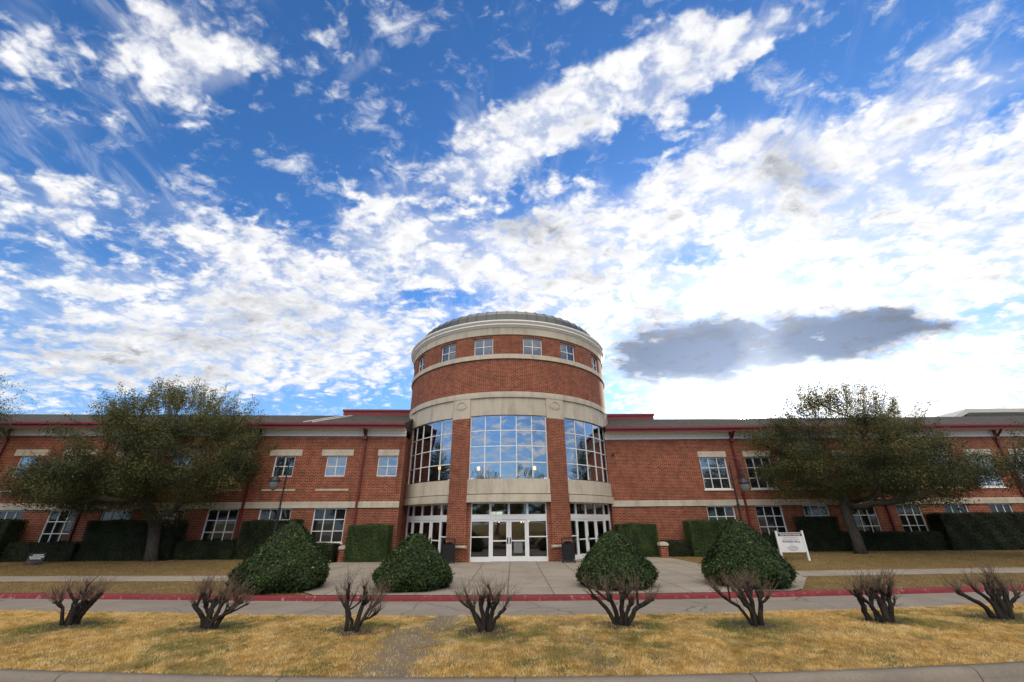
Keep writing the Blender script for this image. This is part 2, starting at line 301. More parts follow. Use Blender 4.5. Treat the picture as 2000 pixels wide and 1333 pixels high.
def plain(name,c,rough=.6,spec=.3,var=.15,scale=6.,metal=0.):
    m=Mat(name,rough,spec); nz=m.noise(m.pos(),scale,5,.6)
    m.col(m.n('ShaderNodeHueSaturation',{'Color':(*c,1),'Value':m.ss(nz,.25,.75,1-var,1+var)}).outputs[0]); m.b.inputs['Metallic'].default_value=metal
    m.bump(nz,.08,.004); return m.mat
def leaf_mat(name,stops,rough=.45,trans=.25,spec=.4):
    m=Mat(name,rough,spec); t=m.n('ShaderNodeAttribute',attribute_name='tint').outputs['Fac']
    big=m.noise(m.pos(),1.1,3); f=m.math('ADD',m.math('MULTIPLY',t,.75),m.math('MULTIPLY',big,.35),clamp=True)
    c=m.ramp(f,stops); m.col(c)
    tr=m.n('ShaderNodeBsdfTranslucent',{'Color':c}); mx=m.n('ShaderNodeMixShader',{0:trans}); m.L.new(m.b.outputs[0],mx.inputs[1]); m.L.new(tr.outputs[0],mx.inputs[2]); m.L.new(mx.outputs[0],m.out.inputs[0]); return m.mat
def glass_mat(name,refl=.22,tint=(.35,.38,.36),trans=True,body=(.012,.014,.016)):
    m=Mat(name,.05,.5); nz=m.noise(m.pos(),.55,2)
    g=m.n('ShaderNodeBsdfGlossy',{'Color':(.85,.9,.98,1),'Roughness':.01})
    bp=m.n('ShaderNodeBump',{'Height':nz,'Strength':.12,'Distance':.05}); m.L.new(bp.outputs[0],g.inputs['Normal'])
    lw=m.n('ShaderNodeFresnel',{'IOR':1.5}).outputs[0]; f=m.math('ADD',m.math('MULTIPLY',lw,.9),refl,clamp=True)
    if trans: base=m.n('ShaderNodeBsdfTransparent',{'Color':(*tint,1)})
    else: base=m.n('ShaderNodeBsdfDiffuse',{'Color':(*body,1)})
    mx=m.n('ShaderNodeMixShader',{0:f}); m.L.new(base.outputs[0],mx.inputs[1]); m.L.new(g.outputs[0],mx.inputs[2]); m.L.new(mx.outputs[0],m.out.inputs[0]); return m.mat
def emit_mat(name,c,s):
    m=Mat(name); m.b.inputs['Emission Color'].default_value=(*c,1); m.b.inputs['Emission Strength'].default_value=s; m.col(c); return m.mat
M=dict(
 brick=brick_mat('brick'), stone=stone_mat('limestone',.9,3.), stone_w=stone_mat('limestone_long',1.8,3.),
 white=plain('white_paint',(.74,.72,.67),.45,.4,.06), frame=plain('white_aluminium',(.66,.67,.68),.4,.4,.05),
 red=plain('red_metal',(.18,.022,.022),.4,.4,.15), dred=plain('red_downspout',(.12,.016,.015),.45,.4,.15),
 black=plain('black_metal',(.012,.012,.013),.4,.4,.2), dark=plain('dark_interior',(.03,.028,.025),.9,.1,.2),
 tan=plain('interior_wall',(.30,.25,.17),.8,.2,.15), floor_i=plain('lobby_tile',(.16,.15,.13),.3,.4,.1),
 zinc=plain('grey_metal_roof',(.045,.052,.058),.35,.5,.15), flash=plain('white_flashing',(.62,.62,.6),.5,.3,.08),
 glass=glass_mat('tower_glass',.40), dglass=glass_mat('door_glass',.10,(.55,.55,.5)), wglass=glass_mat('window_glass',.26,trans=False), lglass=glass_mat('lower_window_glass',.02,trans=False), uglass=glass_mat('drum_window_glass',.12,trans=False),
 lamp_g=plain('lamp_glass',(.15,.15,.14),.25,.5,.05), lit=emit_mat('warm_light',(1,.55,.16),5.), daylit=emit_mat('far_daylight',(.75,.85,.7),1.0),
)
def roof_mat():
    m=Mat('shingles',.9,.2); uv=m.uvm()
    bt=m.n('ShaderNodeTexBrick',{'Vector':uv,'Color1':(.085,.072,.062,1),'Color2':(.045,.040,.036,1),'Mortar':(.018,.016,.015,1),'Scale':1.,'Mortar Size':.012,'Bias':0.,'Brick Width':.30,'Row Height':.16})
    nz=m.noise(m.pos(),14.,4); m.col(m.n('ShaderNodeHueSaturation',{'Color':bt.outputs[0],'Value':m.ss(nz,.3,.7,.7,1.35)}).outputs[0]); m.bump(bt.outputs['Fac'],-.6,.01); return m.mat
M['roof']=roof_mat()
def bark_mat(name,a,b):
    m=Mat(name,.9,.2); mp=m.n('ShaderNodeMapping',{'Vector':m.pos(),'Scale':(22,22,5)}).outputs[0]; nz=m.noise(mp,1.,6,.65)
    m.col(m.ramp(nz,[(.3,a),(.7,b)])); m.bump(nz,.9,.02); return m.mat
M['bark']=bark_mat('oak_bark',(.025,.02,.016),(.10,.085,.07)); M['stem']=bark_mat('dark_stem_bark',(.008,.007,.006),(.045,.036,.031)); M['twig']=bark_mat('reddish_twig',(.065,.042,.032),(.20,.145,.105))
M['holly']=leaf_mat('holly_leaves',[(0,(.006,.013,.004)),(.4,(.020,.040,.008)),(.75,(.055,.088,.017)),(1,(.22,.25,.09))],.45,.15,.22)
M['hedge']=leaf_mat('hedge_leaves',[(0,(.004,.007,.003)),(.5,(.014,.024,.007)),(1,(.048,.062,.020))],.5,.15,.3)
M['oak']=leaf_mat('oak_leaves',[(0,(.022,.030,.012)),(.5,(.060,.072,.024)),(.85,(.120,.115,.036)),(1,(.21,.165,.05))],.5,.35,.3)
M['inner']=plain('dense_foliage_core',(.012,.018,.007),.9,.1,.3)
# ---------------- the ground ----------------
def damp(x,c,k,w=22.): x=x-c; return k*x*x/(1+(x/w)**2)
def y_red(x): return 13.42+damp(x,1.,.0070)
def y_near(x): return 10.12+damp(x,.8,.0092)
def y_front(x): return 6.41+damp(x,.2,.0105)
def y_pa(x): return 16.85+damp(x,0,.0042)
def y_pb(x): return y_pa(x)+1.75
def sm(x): x=np.clip(x,0,1); return x*x*(3-2*x)
def lawn_z(x,y): return .22*sm((y-19.5)/4.)*sm((np.abs(x)-10.5)/4.)
def med_z(x,y):
    f=y_front(x); n=y_near(x); t=np.clip((y-f)/(n-f),0,1)
    return .115+.07*np.sin(np.pi*t)+.018*np.sin(x*1.3+.6)*np.sin(np.pi*t)+.012*np.sin(x*3.1+y*2.3)*np.sin(np.pi*t)
def strip(name,fa,fb,fz,xs,n,mat):
    x=np.asarray(xs)[:,None]; t=np.linspace(0,1,n+1)[None,:]; Y=fa(x)*(1-t)+fb(x)*t; X=np.broadcast_to(x,Y.shape); Z=fz(X,Y)+0*Y
    V=np.stack([X,Y,Z],-1).reshape(-1,3); nx=len(xs); i=np.arange(nx-1)[:,None]*(n+1)+np.arange(n)[None,:]
    F_=np.stack([i,i+n+1,i+n+2,i+1],-1).reshape(-1,4); return np_mesh(name,V,F_,mat,smooth=True)
XS=np.linspace(-70,70,281)
def kerb_prof(name,fy,prof,mat):
    V=[];F_=[]
    for x in XS:
        for dy,z in prof: V.append((x,float(fy(x))+dy,z))
    k=len(prof)
    for i in range(len(XS)-1):
        for j in range(k-1): F_.append((i*k+j,i*k+k+j,i*k+k+j+1,i*k+j+1))
    return np_mesh(name,np.array(V),np.array(F_),mat,smooth=False)
SHRUBS=[(-8.42,9.13),(-5.62,8.92),(-2.85,8.63),(-.49,8.55),(1.94,8.84),(4.34,8.71),(6.82,8.97),(9.25,9.17)]
def seg_d(x,y,a,b):
    ax,ay=a;bx,by=b;dx,dy=bx-ax,by-ay;t=np.clip(((x-ax)*dx+(y-ay)*dy)/(dx*dx+dy*dy),0,1); return np.hypot(x-ax-t*dx,y-ay-t*dy)
def vnoise(x,y,s,seed=0):
    xs=x*s+seed*17.3; ys=y*s+seed*9.1; xi=np.floor(xs); yi=np.floor(ys); fx=xs-xi; fy=ys-yi; fx=fx*fx*(3-2*fx); fy=fy*fy*(3-2*fy)
    h=lambda a,b:(np.sin(a*127.1+b*311.7+seed)*43758.5453)%1.
    return (h(xi,yi)*(1-fx)+h(xi+1,yi)*fx)*(1-fy)+(h(xi,yi+1)*(1-fx)+h(xi+1,yi+1)*fx)*fy
def fbm(x,y,s,seed=0): return .5*vnoise(x,y,s,seed)+.28*vnoise(x,y,s*2.1,seed+1)+.15*vnoise(x,y,s*4.3,seed+2)+.07*vnoise(x,y,s*9.,seed+3)
def wear(x,y):
    """worn bare ground 0..1 and green 0..1 on the median"""
    n=fbm(x,y,1.6,3); n2=fbm(x,y,5.,8)
    d=np.minimum(seg_d(x,y,(-1.28,10.15),(-1.75,8.3)),seg_d(x,y,(-1.75,8.3),(-1.55,6.5)))
    bare=sm((.62-d+(n-.5)*.9+(n2-.5)*.9+(fbm(x,y,11.,4)-.5)*.5)/.5)
    d2=seg_d(x,y,(.95,10.1),(1.2,6.9)); bare=np.maximum(bare,.45*sm((.55-d2+(n-.5)*1.2)/.5))
    ring=np.zeros_like(x); green=sm((fbm(x,y,.9,21)-.56)/.10)*.75*sm((fbm(x,y,4.,5)-.38)/.2)
    for sx,sy in SHRUBS:
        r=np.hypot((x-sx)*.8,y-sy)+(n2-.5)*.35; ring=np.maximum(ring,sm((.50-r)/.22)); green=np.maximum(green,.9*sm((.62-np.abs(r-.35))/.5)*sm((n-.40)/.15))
    return np.clip(bare,0,1),np.clip(green,0,1),ring
def grass_ground_mat(name,attrs,k=1.):
    m=Mat(name,.95,.1); p=m.pos(); n1=m.noise(p,1.4,5,.6); n2=m.noise(p,18.,5,.7); n3=m.noise(p,70.,3,.7)
    f=m.math('ADD',m.math('MULTIPLY',n1,.5),m.math('MULTIPLY',n2,.5))
    c=m.ramp(f,[(.3,(.17*k,.115*k,.045*k)),(.5,(.30*k,.205*k,.085*k)),(.7,(.42*k,.30*k,.14*k))])
    if attrs:
        A=lambda a:m.n('ShaderNodeAttribute',attribute_name=a).outputs['Fac']
        c=m.mix(A('green'),c,m.mix(n2,(.045,.065,.018),(.10,.12,.035)))
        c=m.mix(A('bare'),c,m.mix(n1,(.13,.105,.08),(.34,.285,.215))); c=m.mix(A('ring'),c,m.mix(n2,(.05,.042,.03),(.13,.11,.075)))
    m.col(m.mix(m.ss(n3,.35,.6,.45,0.),c,(.06,.045,.02))); m.bump(m.math('ADD',n3,n2),1.,.03); return m.mat
def asphalt(name,base,crack=True):
    m=Mat(name,.9,.2); p=m.pos(); n=m.noise(p,60.,4,.8); b=m.noise(p,.9,5,.6); c=m.ramp(n,[(.3,tuple(x*.65 for x in base)),(.7,tuple(x*1.3 for x in base))])
    c=m.mix(m.ss(b,.4,.7,0,.4),c,tuple(x*1.45 for x in base))
    v=m.n('ShaderNodeTexVoronoi',{'Vector':m.mix(.25,p,m.n('ShaderNodeTexNoise',{'Vector':p,'Scale':1.5,'Detail':4}).outputs['Color']),'Scale':.55},feature='DISTANCE_TO_EDGE')
    c=m.mix(m.ss(v.outputs[0],.0,.013,.6,0.),c,tuple(x*.25 for x in base)); m.col(c); m.bump(n,.4,.006); return m.mat
def concrete(name,base=(.34,.30,.245),jx=1.6,jy=2.4,j=.018,ox=0.):
    m=Mat(name,.85,.25); p=m.pos(); mp=m.n('ShaderNodeMapping',{'Vector':p,'Location':(ox,-.4,0)}).outputs[0]
    bt=m.n('ShaderNodeTexBrick',{'Vector':mp,'Color1':(*base,1),'Color2':tuple(x*.88 for x in base)+(1,),'Mortar':tuple(x*.3 for x in base)+(1,),'Scale':1.,'Mortar Size':j,'Mortar Smooth':.15,'Brick Width':jx,'Row Height':jy}); bt.offset=0
    n=m.noise(p,30.,5,.7); b=m.noise(p,.8,6,.65); c=m.mix(m.ss(b,.4,.7,0,.6),bt.outputs[0],tuple(x*.58 for x in base)); s3=m.noise(p,3.7,4,.7); c=m.mix(m.ss(s3,.62,.75,0,.4),c,tuple(x*.5 for x in base))
    m.col(m.n('ShaderNodeHueSaturation',{'Color':c,'Value':m.ss(n,.3,.7,.88,1.1)}).outputs[0]); m.bump(n,.2,.004); return m.mat
def redkerb_mat():
    m=Mat('red_kerb_paint',.6,.3); p=m.pos(); n=m.noise(p,6.,6,.75); b=m.noise(p,1.2,4)
    c=m.mix(b,(.12,.010,.016),(.20,.020,.028)); m.col(m.mix(m.ss(n,.57,.66,0,.75),c,(.36,.27,.23))); m.bump(n,.2,.005); return m.mat
far=MB(); far.box(-900,900,-900,900,-1.2,-.26,skip='b'); tag(build(far,'ground',grass_ground_mat('far_ground',False)),kind='structure')
tag(link('driveway',strip('driveway',lambda x:y_near(x)-.02,lambda x:y_red(x)+.02,lambda x,y:-.115+.025*np.sin(np.clip((y-10)/3.5,0,1)*3.14),XS,6,asphalt('worn_driveway',(.19,.167,.142)))),kind='structure')
tag(link('road',strip('road',lambda x:-7+0*x,lambda x:y_front(x)-.1,lambda x,y:-.08+0*y,XS,4,asphalt('road_asphalt',(.13,.12,.11)))),kind='structure')
mk=concrete('kerb_concrete',(.20,.172,.142),3.,50.,.012)
tag(link('road_kerb',kerb_prof('road_kerb',y_front,[(-.62,-.074),(-.22,-.085),(-.20,.03),(-.17,.085),(-.13,.112),(.02,.116),(.02,-.1)],mk)),kind='structure')
tag(link('median_kerb',kerb_prof('median_kerb',y_near,[(-.02,0),(-.02,.118),(.13,.118),(.15,.10),(.16,-.112),(.4,-.109)],mk)),kind='structure')
tag(link('red_kerb',kerb_prof('red_kerb',y_red,[(-.03,-.14),(-.012,-.02),(.0,.0),(.03,.012),(.13,.013),(.13,-.1)],redkerb_mat())),kind='structure')
xm=np.linspace(-45,45,901)
mm=strip('median_lawn',lambda x:y_front(x)+.018,lambda x:y_near(x)-.018,med_z,xm,60,grass_ground_mat('median_soil',True))
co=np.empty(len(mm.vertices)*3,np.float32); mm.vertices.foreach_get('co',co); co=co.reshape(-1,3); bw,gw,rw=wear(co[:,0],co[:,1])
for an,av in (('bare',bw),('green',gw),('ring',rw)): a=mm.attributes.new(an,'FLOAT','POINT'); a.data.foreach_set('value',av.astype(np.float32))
tag(link('median_lawn',mm),kind='structure')
tag(link('front_lawn',strip('front_lawn',lambda x:y_red(x)+.125,lambda x:46.+0*x,lawn_z,XS,60,grass_ground_mat('lawn_soil',False,.62))),kind='structure')
tag(link('sidewalk',strip('sidewalk',y_pa,y_pb,lambda x,y:.012+lawn_z(x,y),XS,4,concrete('sidewalk_concrete',(.27,.24,.20),1.8,50.))),kind='structure')
PL=[(-9.0,float(y_pa(-9.))-.02),(-11.6,float(y_pa(-11.6))),(-11.5,18.9),(-10.1,23.3),(-9.35,26.3),(-7,29.5),(6.5,29.5),(8.85,27.7),(9.0,21.9),(10.4,18.6),(10.6,16.9),(8.7,14.2)]
def plaza():
    pts=[(x,float(y_red(x))+.126,.02) for x in np.linspace(8.2,-5.9,30)]+[(x,y,.02) for x,y in PL]
    bm=bmesh.new(); vs=[bm.verts.new(p) for p in pts]; f=bm.faces.new(vs); bmesh.ops.triangulate(bm,faces=[f]); bmesh.ops.recalc_face_normals(bm,faces=bm.faces)
    me=bpy.data.meshes.new('plaza'); bm.to_mesh(me); bm.free(); me.materials.append(concrete('plaza_concrete',(.27,.24,.20),1.35,2.9,.02,.2)); return me
tag(link('plaza',plaza()),kind='structure')
def in_plaza(x,y):
    poly=[(8.2,13.7),(-5.9,13.7)]+PL; ins=np.zeros(x.shape,bool); j=len(poly)-1
    for i in range(len(poly)):
        xi,yi=poly[i];xj,yj=poly[j]
        c=((yi>y)!=(yj>y))&(x<(xj-xi)*(y-yi)/((yj-yi)+1e-9)+xi); ins^=c; j=i
    return ins
# grass blades
def grass_mat(name='dry_grass',cs=((.17,.095,.03),(.50,.30,.08),(.78,.52,.17),(.90,.74,.42))):
    m=Mat(name,.8,.15); t=m.n('ShaderNodeAttribute',attribute_name='tint').outputs['Fac']; g=m.n('ShaderNodeAttribute',attribute_name='green').outputs['Fac']
    big=m.noise(m.pos(),1.2,4,.6); f=m.math('ADD',m.math('MULTIPLY',t,.7),m.math('MULTIPLY',big,.45),-.05)
    c=m.ramp(f,list(zip((.05,.35,.65,1),cs))); c=m.mix(g,c,m.mix(t,(.05,.085,.02),(.16,.20,.05)))
    m.col(c); tr=m.n('ShaderNodeBsdfTranslucent',{'Color':c}); mx=m.n('ShaderNodeMixShader',{0:.3}); m.L.new(m.b.outputs[0],mx.inputs[1]); m.L.new(tr.outputs[0],mx.inputs[2]); m.L.new(mx.outputs[0],m.out.inputs[0]); return m.mat
GM=grass_mat(); GB=grass_mat('brown_lawn_grass',((.10,.068,.032),(.25,.175,.080),(.38,.27,.13),(.50,.38,.21)))
def blades(name,X,Y,Z,green,h,w,rng,lean=.9,mat=None):
    n=len(X); a=rng.uniform(0,2*np.pi,n); hh=h*rng.uniform(.4,1.3,n)*(.55+.9*vnoise(X,Y,9.,33)); l=rng.uniform(.2,lean,n)*hh; b=rng.uniform(0,2*np.pi,n)
    P=np.stack([X,Y,Z],1); dx=np.stack([np.cos(a),np.sin(a),0*a],1)*w*.5; tip=np.stack([np.cos(b)*l,np.sin(b)*l,hh],1)
    V=np.stack([P-dx,P+dx,P+tip],1).reshape(-1,3); return np_mesh(name,V,np.arange(n*3).reshape(n,3),mat or GM,{'tint':np.repeat(np.clip(.62*rng.uniform(0,1,n)+.95*(fbm(X,Y,5.5,61)-.5)+.7*(vnoise(X,Y,13.,9)-.5)+.26,0,1),3),'green':np.repeat(green,3)})
rng=np.random.default_rng(7)
def scatter_median(n):
    X=rng.uniform(-19,19,n); t=rng.uniform(0,1,n)**1.15; Y=y_front(X)+.01+t*(y_near(X)-y_front(X)-.02); keep=np.abs(X)<Y*1.25+5.
    X,Y=X[keep],Y[keep]; b,g,r=wear(X,Y); dn=.35+.65*sm((fbm(X,Y,3.5,40)-.30)/.25); k=rng.uniform(0,1,len(X))<(1-.85*b)*(1-.85*r)*dn; X,Y,g=X[k],Y[k],g[k]
    return X,Y,med_z(X,Y)-.004,g*(rng.uniform(0,1,len(X))<.85)
tag(link('grass',blades('grass',*scatter_median(800000),.034,.0055,rng)),'short dry golden grass with green patches on the median in front','grass',kind='stuff')
def scatter_back(n):
    X=rng.uniform(-36,38,n); Y=rng.uniform(13.6,27.,n); ok=(Y>y_red(X)+.14)&~((Y>y_pa(X))&(Y<y_pb(X)))&~in_plaza(X,Y)&~((Y>24.9)&(X<-6))&(np.abs(X)<Y*1.27+2)
    X,Y=X[ok],Y[ok]; return X,Y,lawn_z(X,Y)-.004,(fbm(X,Y,.6,12)>.56)*(rng.uniform(0,1,len(X))<.35)
tag(link('lawn_grass',blades('lawn_grass',*scatter_back(260000),.045,.012,rng,mat=GB)),'dull brown winter grass of the lawn strips beyond the red kerb','grass',kind='stuff')
# loose leaves / litter on the median
# ---------------- the hall: two wings and a round entrance tower ----------------
BO=(0.,28.,0.)
hall=tag(empty('brick_hall',BO),'red brick campus hall with round domed entrance tower between two long two storey wings','building')
def part(mb,name,mat,parent=None,**k): return build(mb,name,M[mat] if isinstance(mat,str) else mat,parent or hall,BO,**k)
def lw(s,t,z): return (s+.055*t,26.1+(s+7.2)*.055-t,z)
def rw(s,t,z): return (s,27.9-t,z)
TC=(-.345,31.4); TR=.7
def tw_f(R0=7.5):
    def f(s,t,z):
        a=s/R0+R(TR); return (TC[0]+(R0+t)*math.sin(a),TC[1]-(R0+t)*math.cos(a),z)
    return f
tw=tw_f()
def A(d): return R(d)*7.5       # degrees -> arc length at the wall face
wrng=random.Random(5)
def window(f,s0,s1,z0,z1,cols,rows,rev=.12,bar=.045,sill=True,glass='wglass',ds=None,proud=0.,lab=None):
    fr=MB(f); t0=-rev; t1=-rev+.05
    w=bar*1.3
    fr.box(s0,s0+w,t0,t1+.01,z0,z1); fr.box(s1-w,s1,t0,t1+.01,z0,z1)
    fr.box(s0+w,s1-w,t0,t1+.008,z0,z0+w,ds); fr.box(s0+w,s1-w,t0,t1+.008,z1-w,z1,ds)
    for i in range(1,cols):
        x=s0+(s1-s0)*i/cols; fr.box(x-bar/2,x+bar/2,t0,t1,z0+w,z1-w)
    for j in range(1,rows):
        z=z0+(z1-z0)*j/rows
        for i in range(cols):
            a=s0+(s1-s0)*i/cols+(w if i==0 else bar/2); b=s0+(s1-s0)*(i+1)/cols-(w if i==cols-1 else bar/2); fr.box(a,b,t0,t1-.006,z-bar/2,z+bar/2)
    wo=part(fr,'window','frame')
    if lab: wo['label']=lab
    g=MB(f)
    for i in range(cols):
        for j in range(rows):
            a=s0+(s1-s0)*i/cols;b=s0+(s1-s0)*(i+1)/cols;c=z0+(z1-z0)*j/rows;d=z0+(z1-z0)*(j+1)/rows
            q=[t0+.012+wrng.uniform(-.004,.004) for _ in range(3)]; q.append(q[0]+q[2]-q[1])
            g.quad([(a+.01,q[0],c+.01),(b-.01,q[1],c+.01),(b-.01,q[2],d-.01),(a+.01,q[3],d-.01)])
    part(g,'pane',glass,wo)
    if sill:
        sl=MB(f); sl.box(s0-.06,s1+.06,-rev+.052,.05,z0-.09,z0-.001,ds); part(sl,'sill','white',wo)
    return wo
# --- wings ---
LWIN=[(-11.78,1.87),(-14.9,1.83),(-17.83,1.75),(-20.8,1.7),(-23.7,1.65),(-26.57,1.57),(-29.4,1.5),(-32.2,1.5)]
LUP=[(-8.42,1.22),(-11.55,1.22),(-14.68,1.22),(-17.75,1.2),(-20.75,1.2),(-23.7,1.2),(-26.8,1.2),(-29.55,1.2)]
RWIN=[(12.3,1.75),(15.38,1.7),(18.4,1.62),(21.4,1.6),(24.33,1.57),(27.4,1.5),(30.28,1.42),(33.2,1.4)]
RUP=[(12.43,1.76),(15.45,1.72),(18.45,1.68),(21.45,1.65),(24.4,1.65),(27.4,1.65),(30.28,1.68),(33.25,1.65)]
def wing(f,a,b,low,up,uz0,urows,ucols,side):
    holes=[(s,s+w,.92,2.78) for s,w in low]+[(s,s+w,uz0,5.79) for s,w in up]
    wl=MB(f); wl.wall(a,b,-.3,2.785,[h for h in holes if h[3]<3]); wl.wall(a,b,3.135,7.0,[h for h in holes if h[3]>3])
    if side=='L': 
        wl.quad([(b,0,-.3),(b,-2.6,-.3),(b,-2.6,7.0),(b,0,7.0)],[(0,-.3),(2.6,-.3),(2.6,7.),(0,7.)])
    wo=part(wl,'wall','brick')
    bd=MB(f); bd.box(a,b-(.0 if side=='L' else 0),-.2,.07,2.786,3.134); part(bd,'stone_band','stone_w')
    for s,w in low: window(f,s,s+w,.93,2.775,3,3,glass='lglass')
    for s,w in up: window(f,s,s+w,uz0+.01,5.78,ucols,urows,sill=(side=='R'))
    for s,w in up:
        e=.36 if (side=='L' and s<-9) else .06
        if s==-8.42: e=.04
        l=MB(f); l.box(s-e,s+w+e,-.1,.035,5.80,6.17); part(l,'lintel','stone')
        if side=='L' and s<-9:
            l=MB(f); l.box(s-e,s+w+e,-.1,.03,3.75,3.85); part(l,'stone_strip','stone')
    fz=MB(f); fz.box(a,b,-.1,.05,7.001,7.19); fz.box(a,b,-.1,.10,7.19,7.25); fz.box(a,b,-.1,.075,7.25,7.395); part(fz,'frieze','white')
    so=MB(f); so.box(a,b,0.02,.58,7.397,7.43); part(so,'soffit','white')
    fa=MB(f); e=.0 if side=='L' else 0
    fa.box(a,b+e,.581,.64,7.38,7.56); fa.box(a,b+e,.581,.74,7.56,7.60); fa.box(a,b+e,.60,.76,7.60,7.70); part(fa,'gutter','red')
    rf=MB(f); import itertools
    def sl(t0,z0,t1,z1,n=8):
        L_=math.hypot(t1-t0,z1-z0)
        rf.quad([(a,t0,z0),(b,t0,z0),(b,t1,z1),(a,t1,z1)],[(a,0),(b,0),(b,L_),(a,L_)])
    sl(.64,7.705,-4.1,9.33); sl(-4.1,9.33,-9,8.6); sl(-9,8.6,-18,8.6)
    for (x,sg) in ((a,1),(b,-1)):
        rf.quad([(x,.64,7.705),(x,-4.1,9.33),(x,-9,8.6),(x,-18,8.6),(x,-18,7.4),(x,.4,7.44)])
    part(rf,'roof','roof')
    bk=MB(f); bk.wall(a,b,-.3,8.6,[],t=-18.01); bk.quad([(a,0,-.3),(a,-18,-.3),(a,-18,7.6),(a,0,7.6)]); 
    if side=='R': bk.quad([(b,0,-.3),(b,-18,-.3),(b,-18,7.6),(b,0,7.6)])
    part(bk,'rear_wall','brick')
wing(lw,-40.,-6.85,LWIN,LUP,4.56,2,2,'L')
wing(rw,6.25,44.,RWIN,RUP,3.78,3,3,'R')
def downspout(f,s,z0=.05):
    d=MB(f); w=.065
    d.box(s-w,s+w,.03,.14,z0,6.78); d.box(s-w*1.5,s+w*1.5,.10,.27,6.78,7.0); 
    d.quad([(s-w,.14,6.95),(s+w,.14,6.95),(s+w,.66,7.40),(s-w,.66,7.40)]); d.quad([(s-w,.27,6.95),(s-w,.14,6.95),(s-w,.66,7.40),(s-w,.72,7.40)]); d.quad([(s+w,.14,6.95),(s+w,.27,6.95),(s+w,.72,7.40),(s+w,.66,7.40)])
    d.box(s-w,s+w,.12,.25,6.95,7.39)
    for z in (1.2,3.4,5.6): d.box(s-w-.03,s+w+.03,.01,.155,z,z+.05)
    part(d,'downspout','dred')
for s in (-9.33,-15.85,-24.85,-30.7): downspout(lw,s)
for s in (14.78,23.72,32.72): downspout(rw,s)
# red parapets beside the tower and the flashing on the roof
p=MB(lw); p.box(-12.5,-7.2,-7.5,-4.12,8.8,9.70); p.box(-12.56,-7.14,-7.56,-4.05,9.66,9.80); part(p,'parapet','red')
p=MB(rw); p.box(6.6,11.25,-7.5,-4.12,8.8,9.68); p.box(6.5,11.33,-7.56,-4.05,9.64,9.79); part(p,'parapet','red')
fl=MB(lw)
def roofz(t): return 7.705+(.64-t)*(9.33-7.705)/4.74
for dx in (0,.55):
    n=6
    for i in range(n):
        t0=.2-4.2*i/n; t1=.2-4.2*(i+1)/n; x0=-13.35+dx+.9*i/n*1.05; x1=-13.35+dx+.9*(i+1)/n*1.05
        fl.quad([(x0,t0,roofz(t0)+.04),(x0+.10,t0,roofz(t0)+.04),(x1+.10,t1,roofz(t1)+.04),(x1,t1,roofz(t1)+.04)])
        fl.quad([(x0,t0,roofz(t0)-.01),(x0+.10,t0,roofz(t0)-.01),(x0+.10,t0,roofz(t0)+.04),(x0,t0,roofz(t0)+.04)])
        fl.quad([(x0+.10,t0,roofz(t0)-.01),(x1+.10,t1,roofz(t1)-.01),(x1+.10,t1,roofz(t1)+.04),(x0+.10,t0,roofz(t0)+.04)])
part(fl,'roof_flashing','flash')
lt=MB(rw); lt.box(6.64,6.76,.0,.12,5.98,6.10); lt.box(6.66,6.74,.12,.20,5.93,6.02); part(lt,'wall_lamp','black')
# --- tower, upper drum ---
DS=A(3)
up_h=[]
for bay in range(-2,3):
    for d in (-12.4,12.4):
        c=45*bay+d; up_h.append((A(c-5.0),A(c+5.0),11.74,12.95))
u=MB(tw); u.wall(A(-180),A(180),9.24,11.40,[],ds=DS); u.wall(A(-180),A(180),11.40,13.15,up_h,ds=DS,rev=.20); part(u,'tower_wall','brick')
for h in up_h: window(tw,h[0]+.005,h[1]-.005,11.75,12.94,2,2,rev=.18,sill=False,ds=DS,glass='uglass')
b=MB(tw); b.box(A(-180),A(180),.0,.09,11.42,11.72,DS); part(b,'stone_band','stone_w')
b=MB(tw); b.box(A(-180),A(180),-.1,.06,13.10,13.66,DS); part(b,'frieze','stone_w')
c=MB(); c.lathe([(7.5,13.60),(7.60,13.62),(7.68,13.72),(7.73,13.74),(7.73,13.86),(7.78,13.88),(7.84,13.96),(7.84,14.04),(7.2,14.10)],TC,120); part(c,'cornice','white',smooth=False)
dm=MB(); prof=[(7.26,14.08),(7.24,14.40),(7.14,14.84)]+[(7.10*math.cos(R(a)),14.84+1.30*math.sin(R(a))) for a in (6,14,22,31,40,50,60,70,80,89.5)]
dm.lathe([(7.26,14.08),(7.14,14.84)],TC,64); part(dm,'roof_rim','zinc')
dm=MB(); dm.lathe(prof[2:],TC,64); dome=part(dm,'dome_roof',plain('grey_dome_metal',(.14,.15,.155),.4,.5,.12),smooth=True)
sm_=MB()
for k in range(64):
    a=2*math.pi*k/64; pts=[(TC[0]+(r+.02)*math.sin(a),TC[1]-(r+.02)*math.cos(a),z+.01) for r,z in prof[:-2]]; sm_.tube(pts,.022,4)
part(sm_,'roof_seam','zinc',dome)
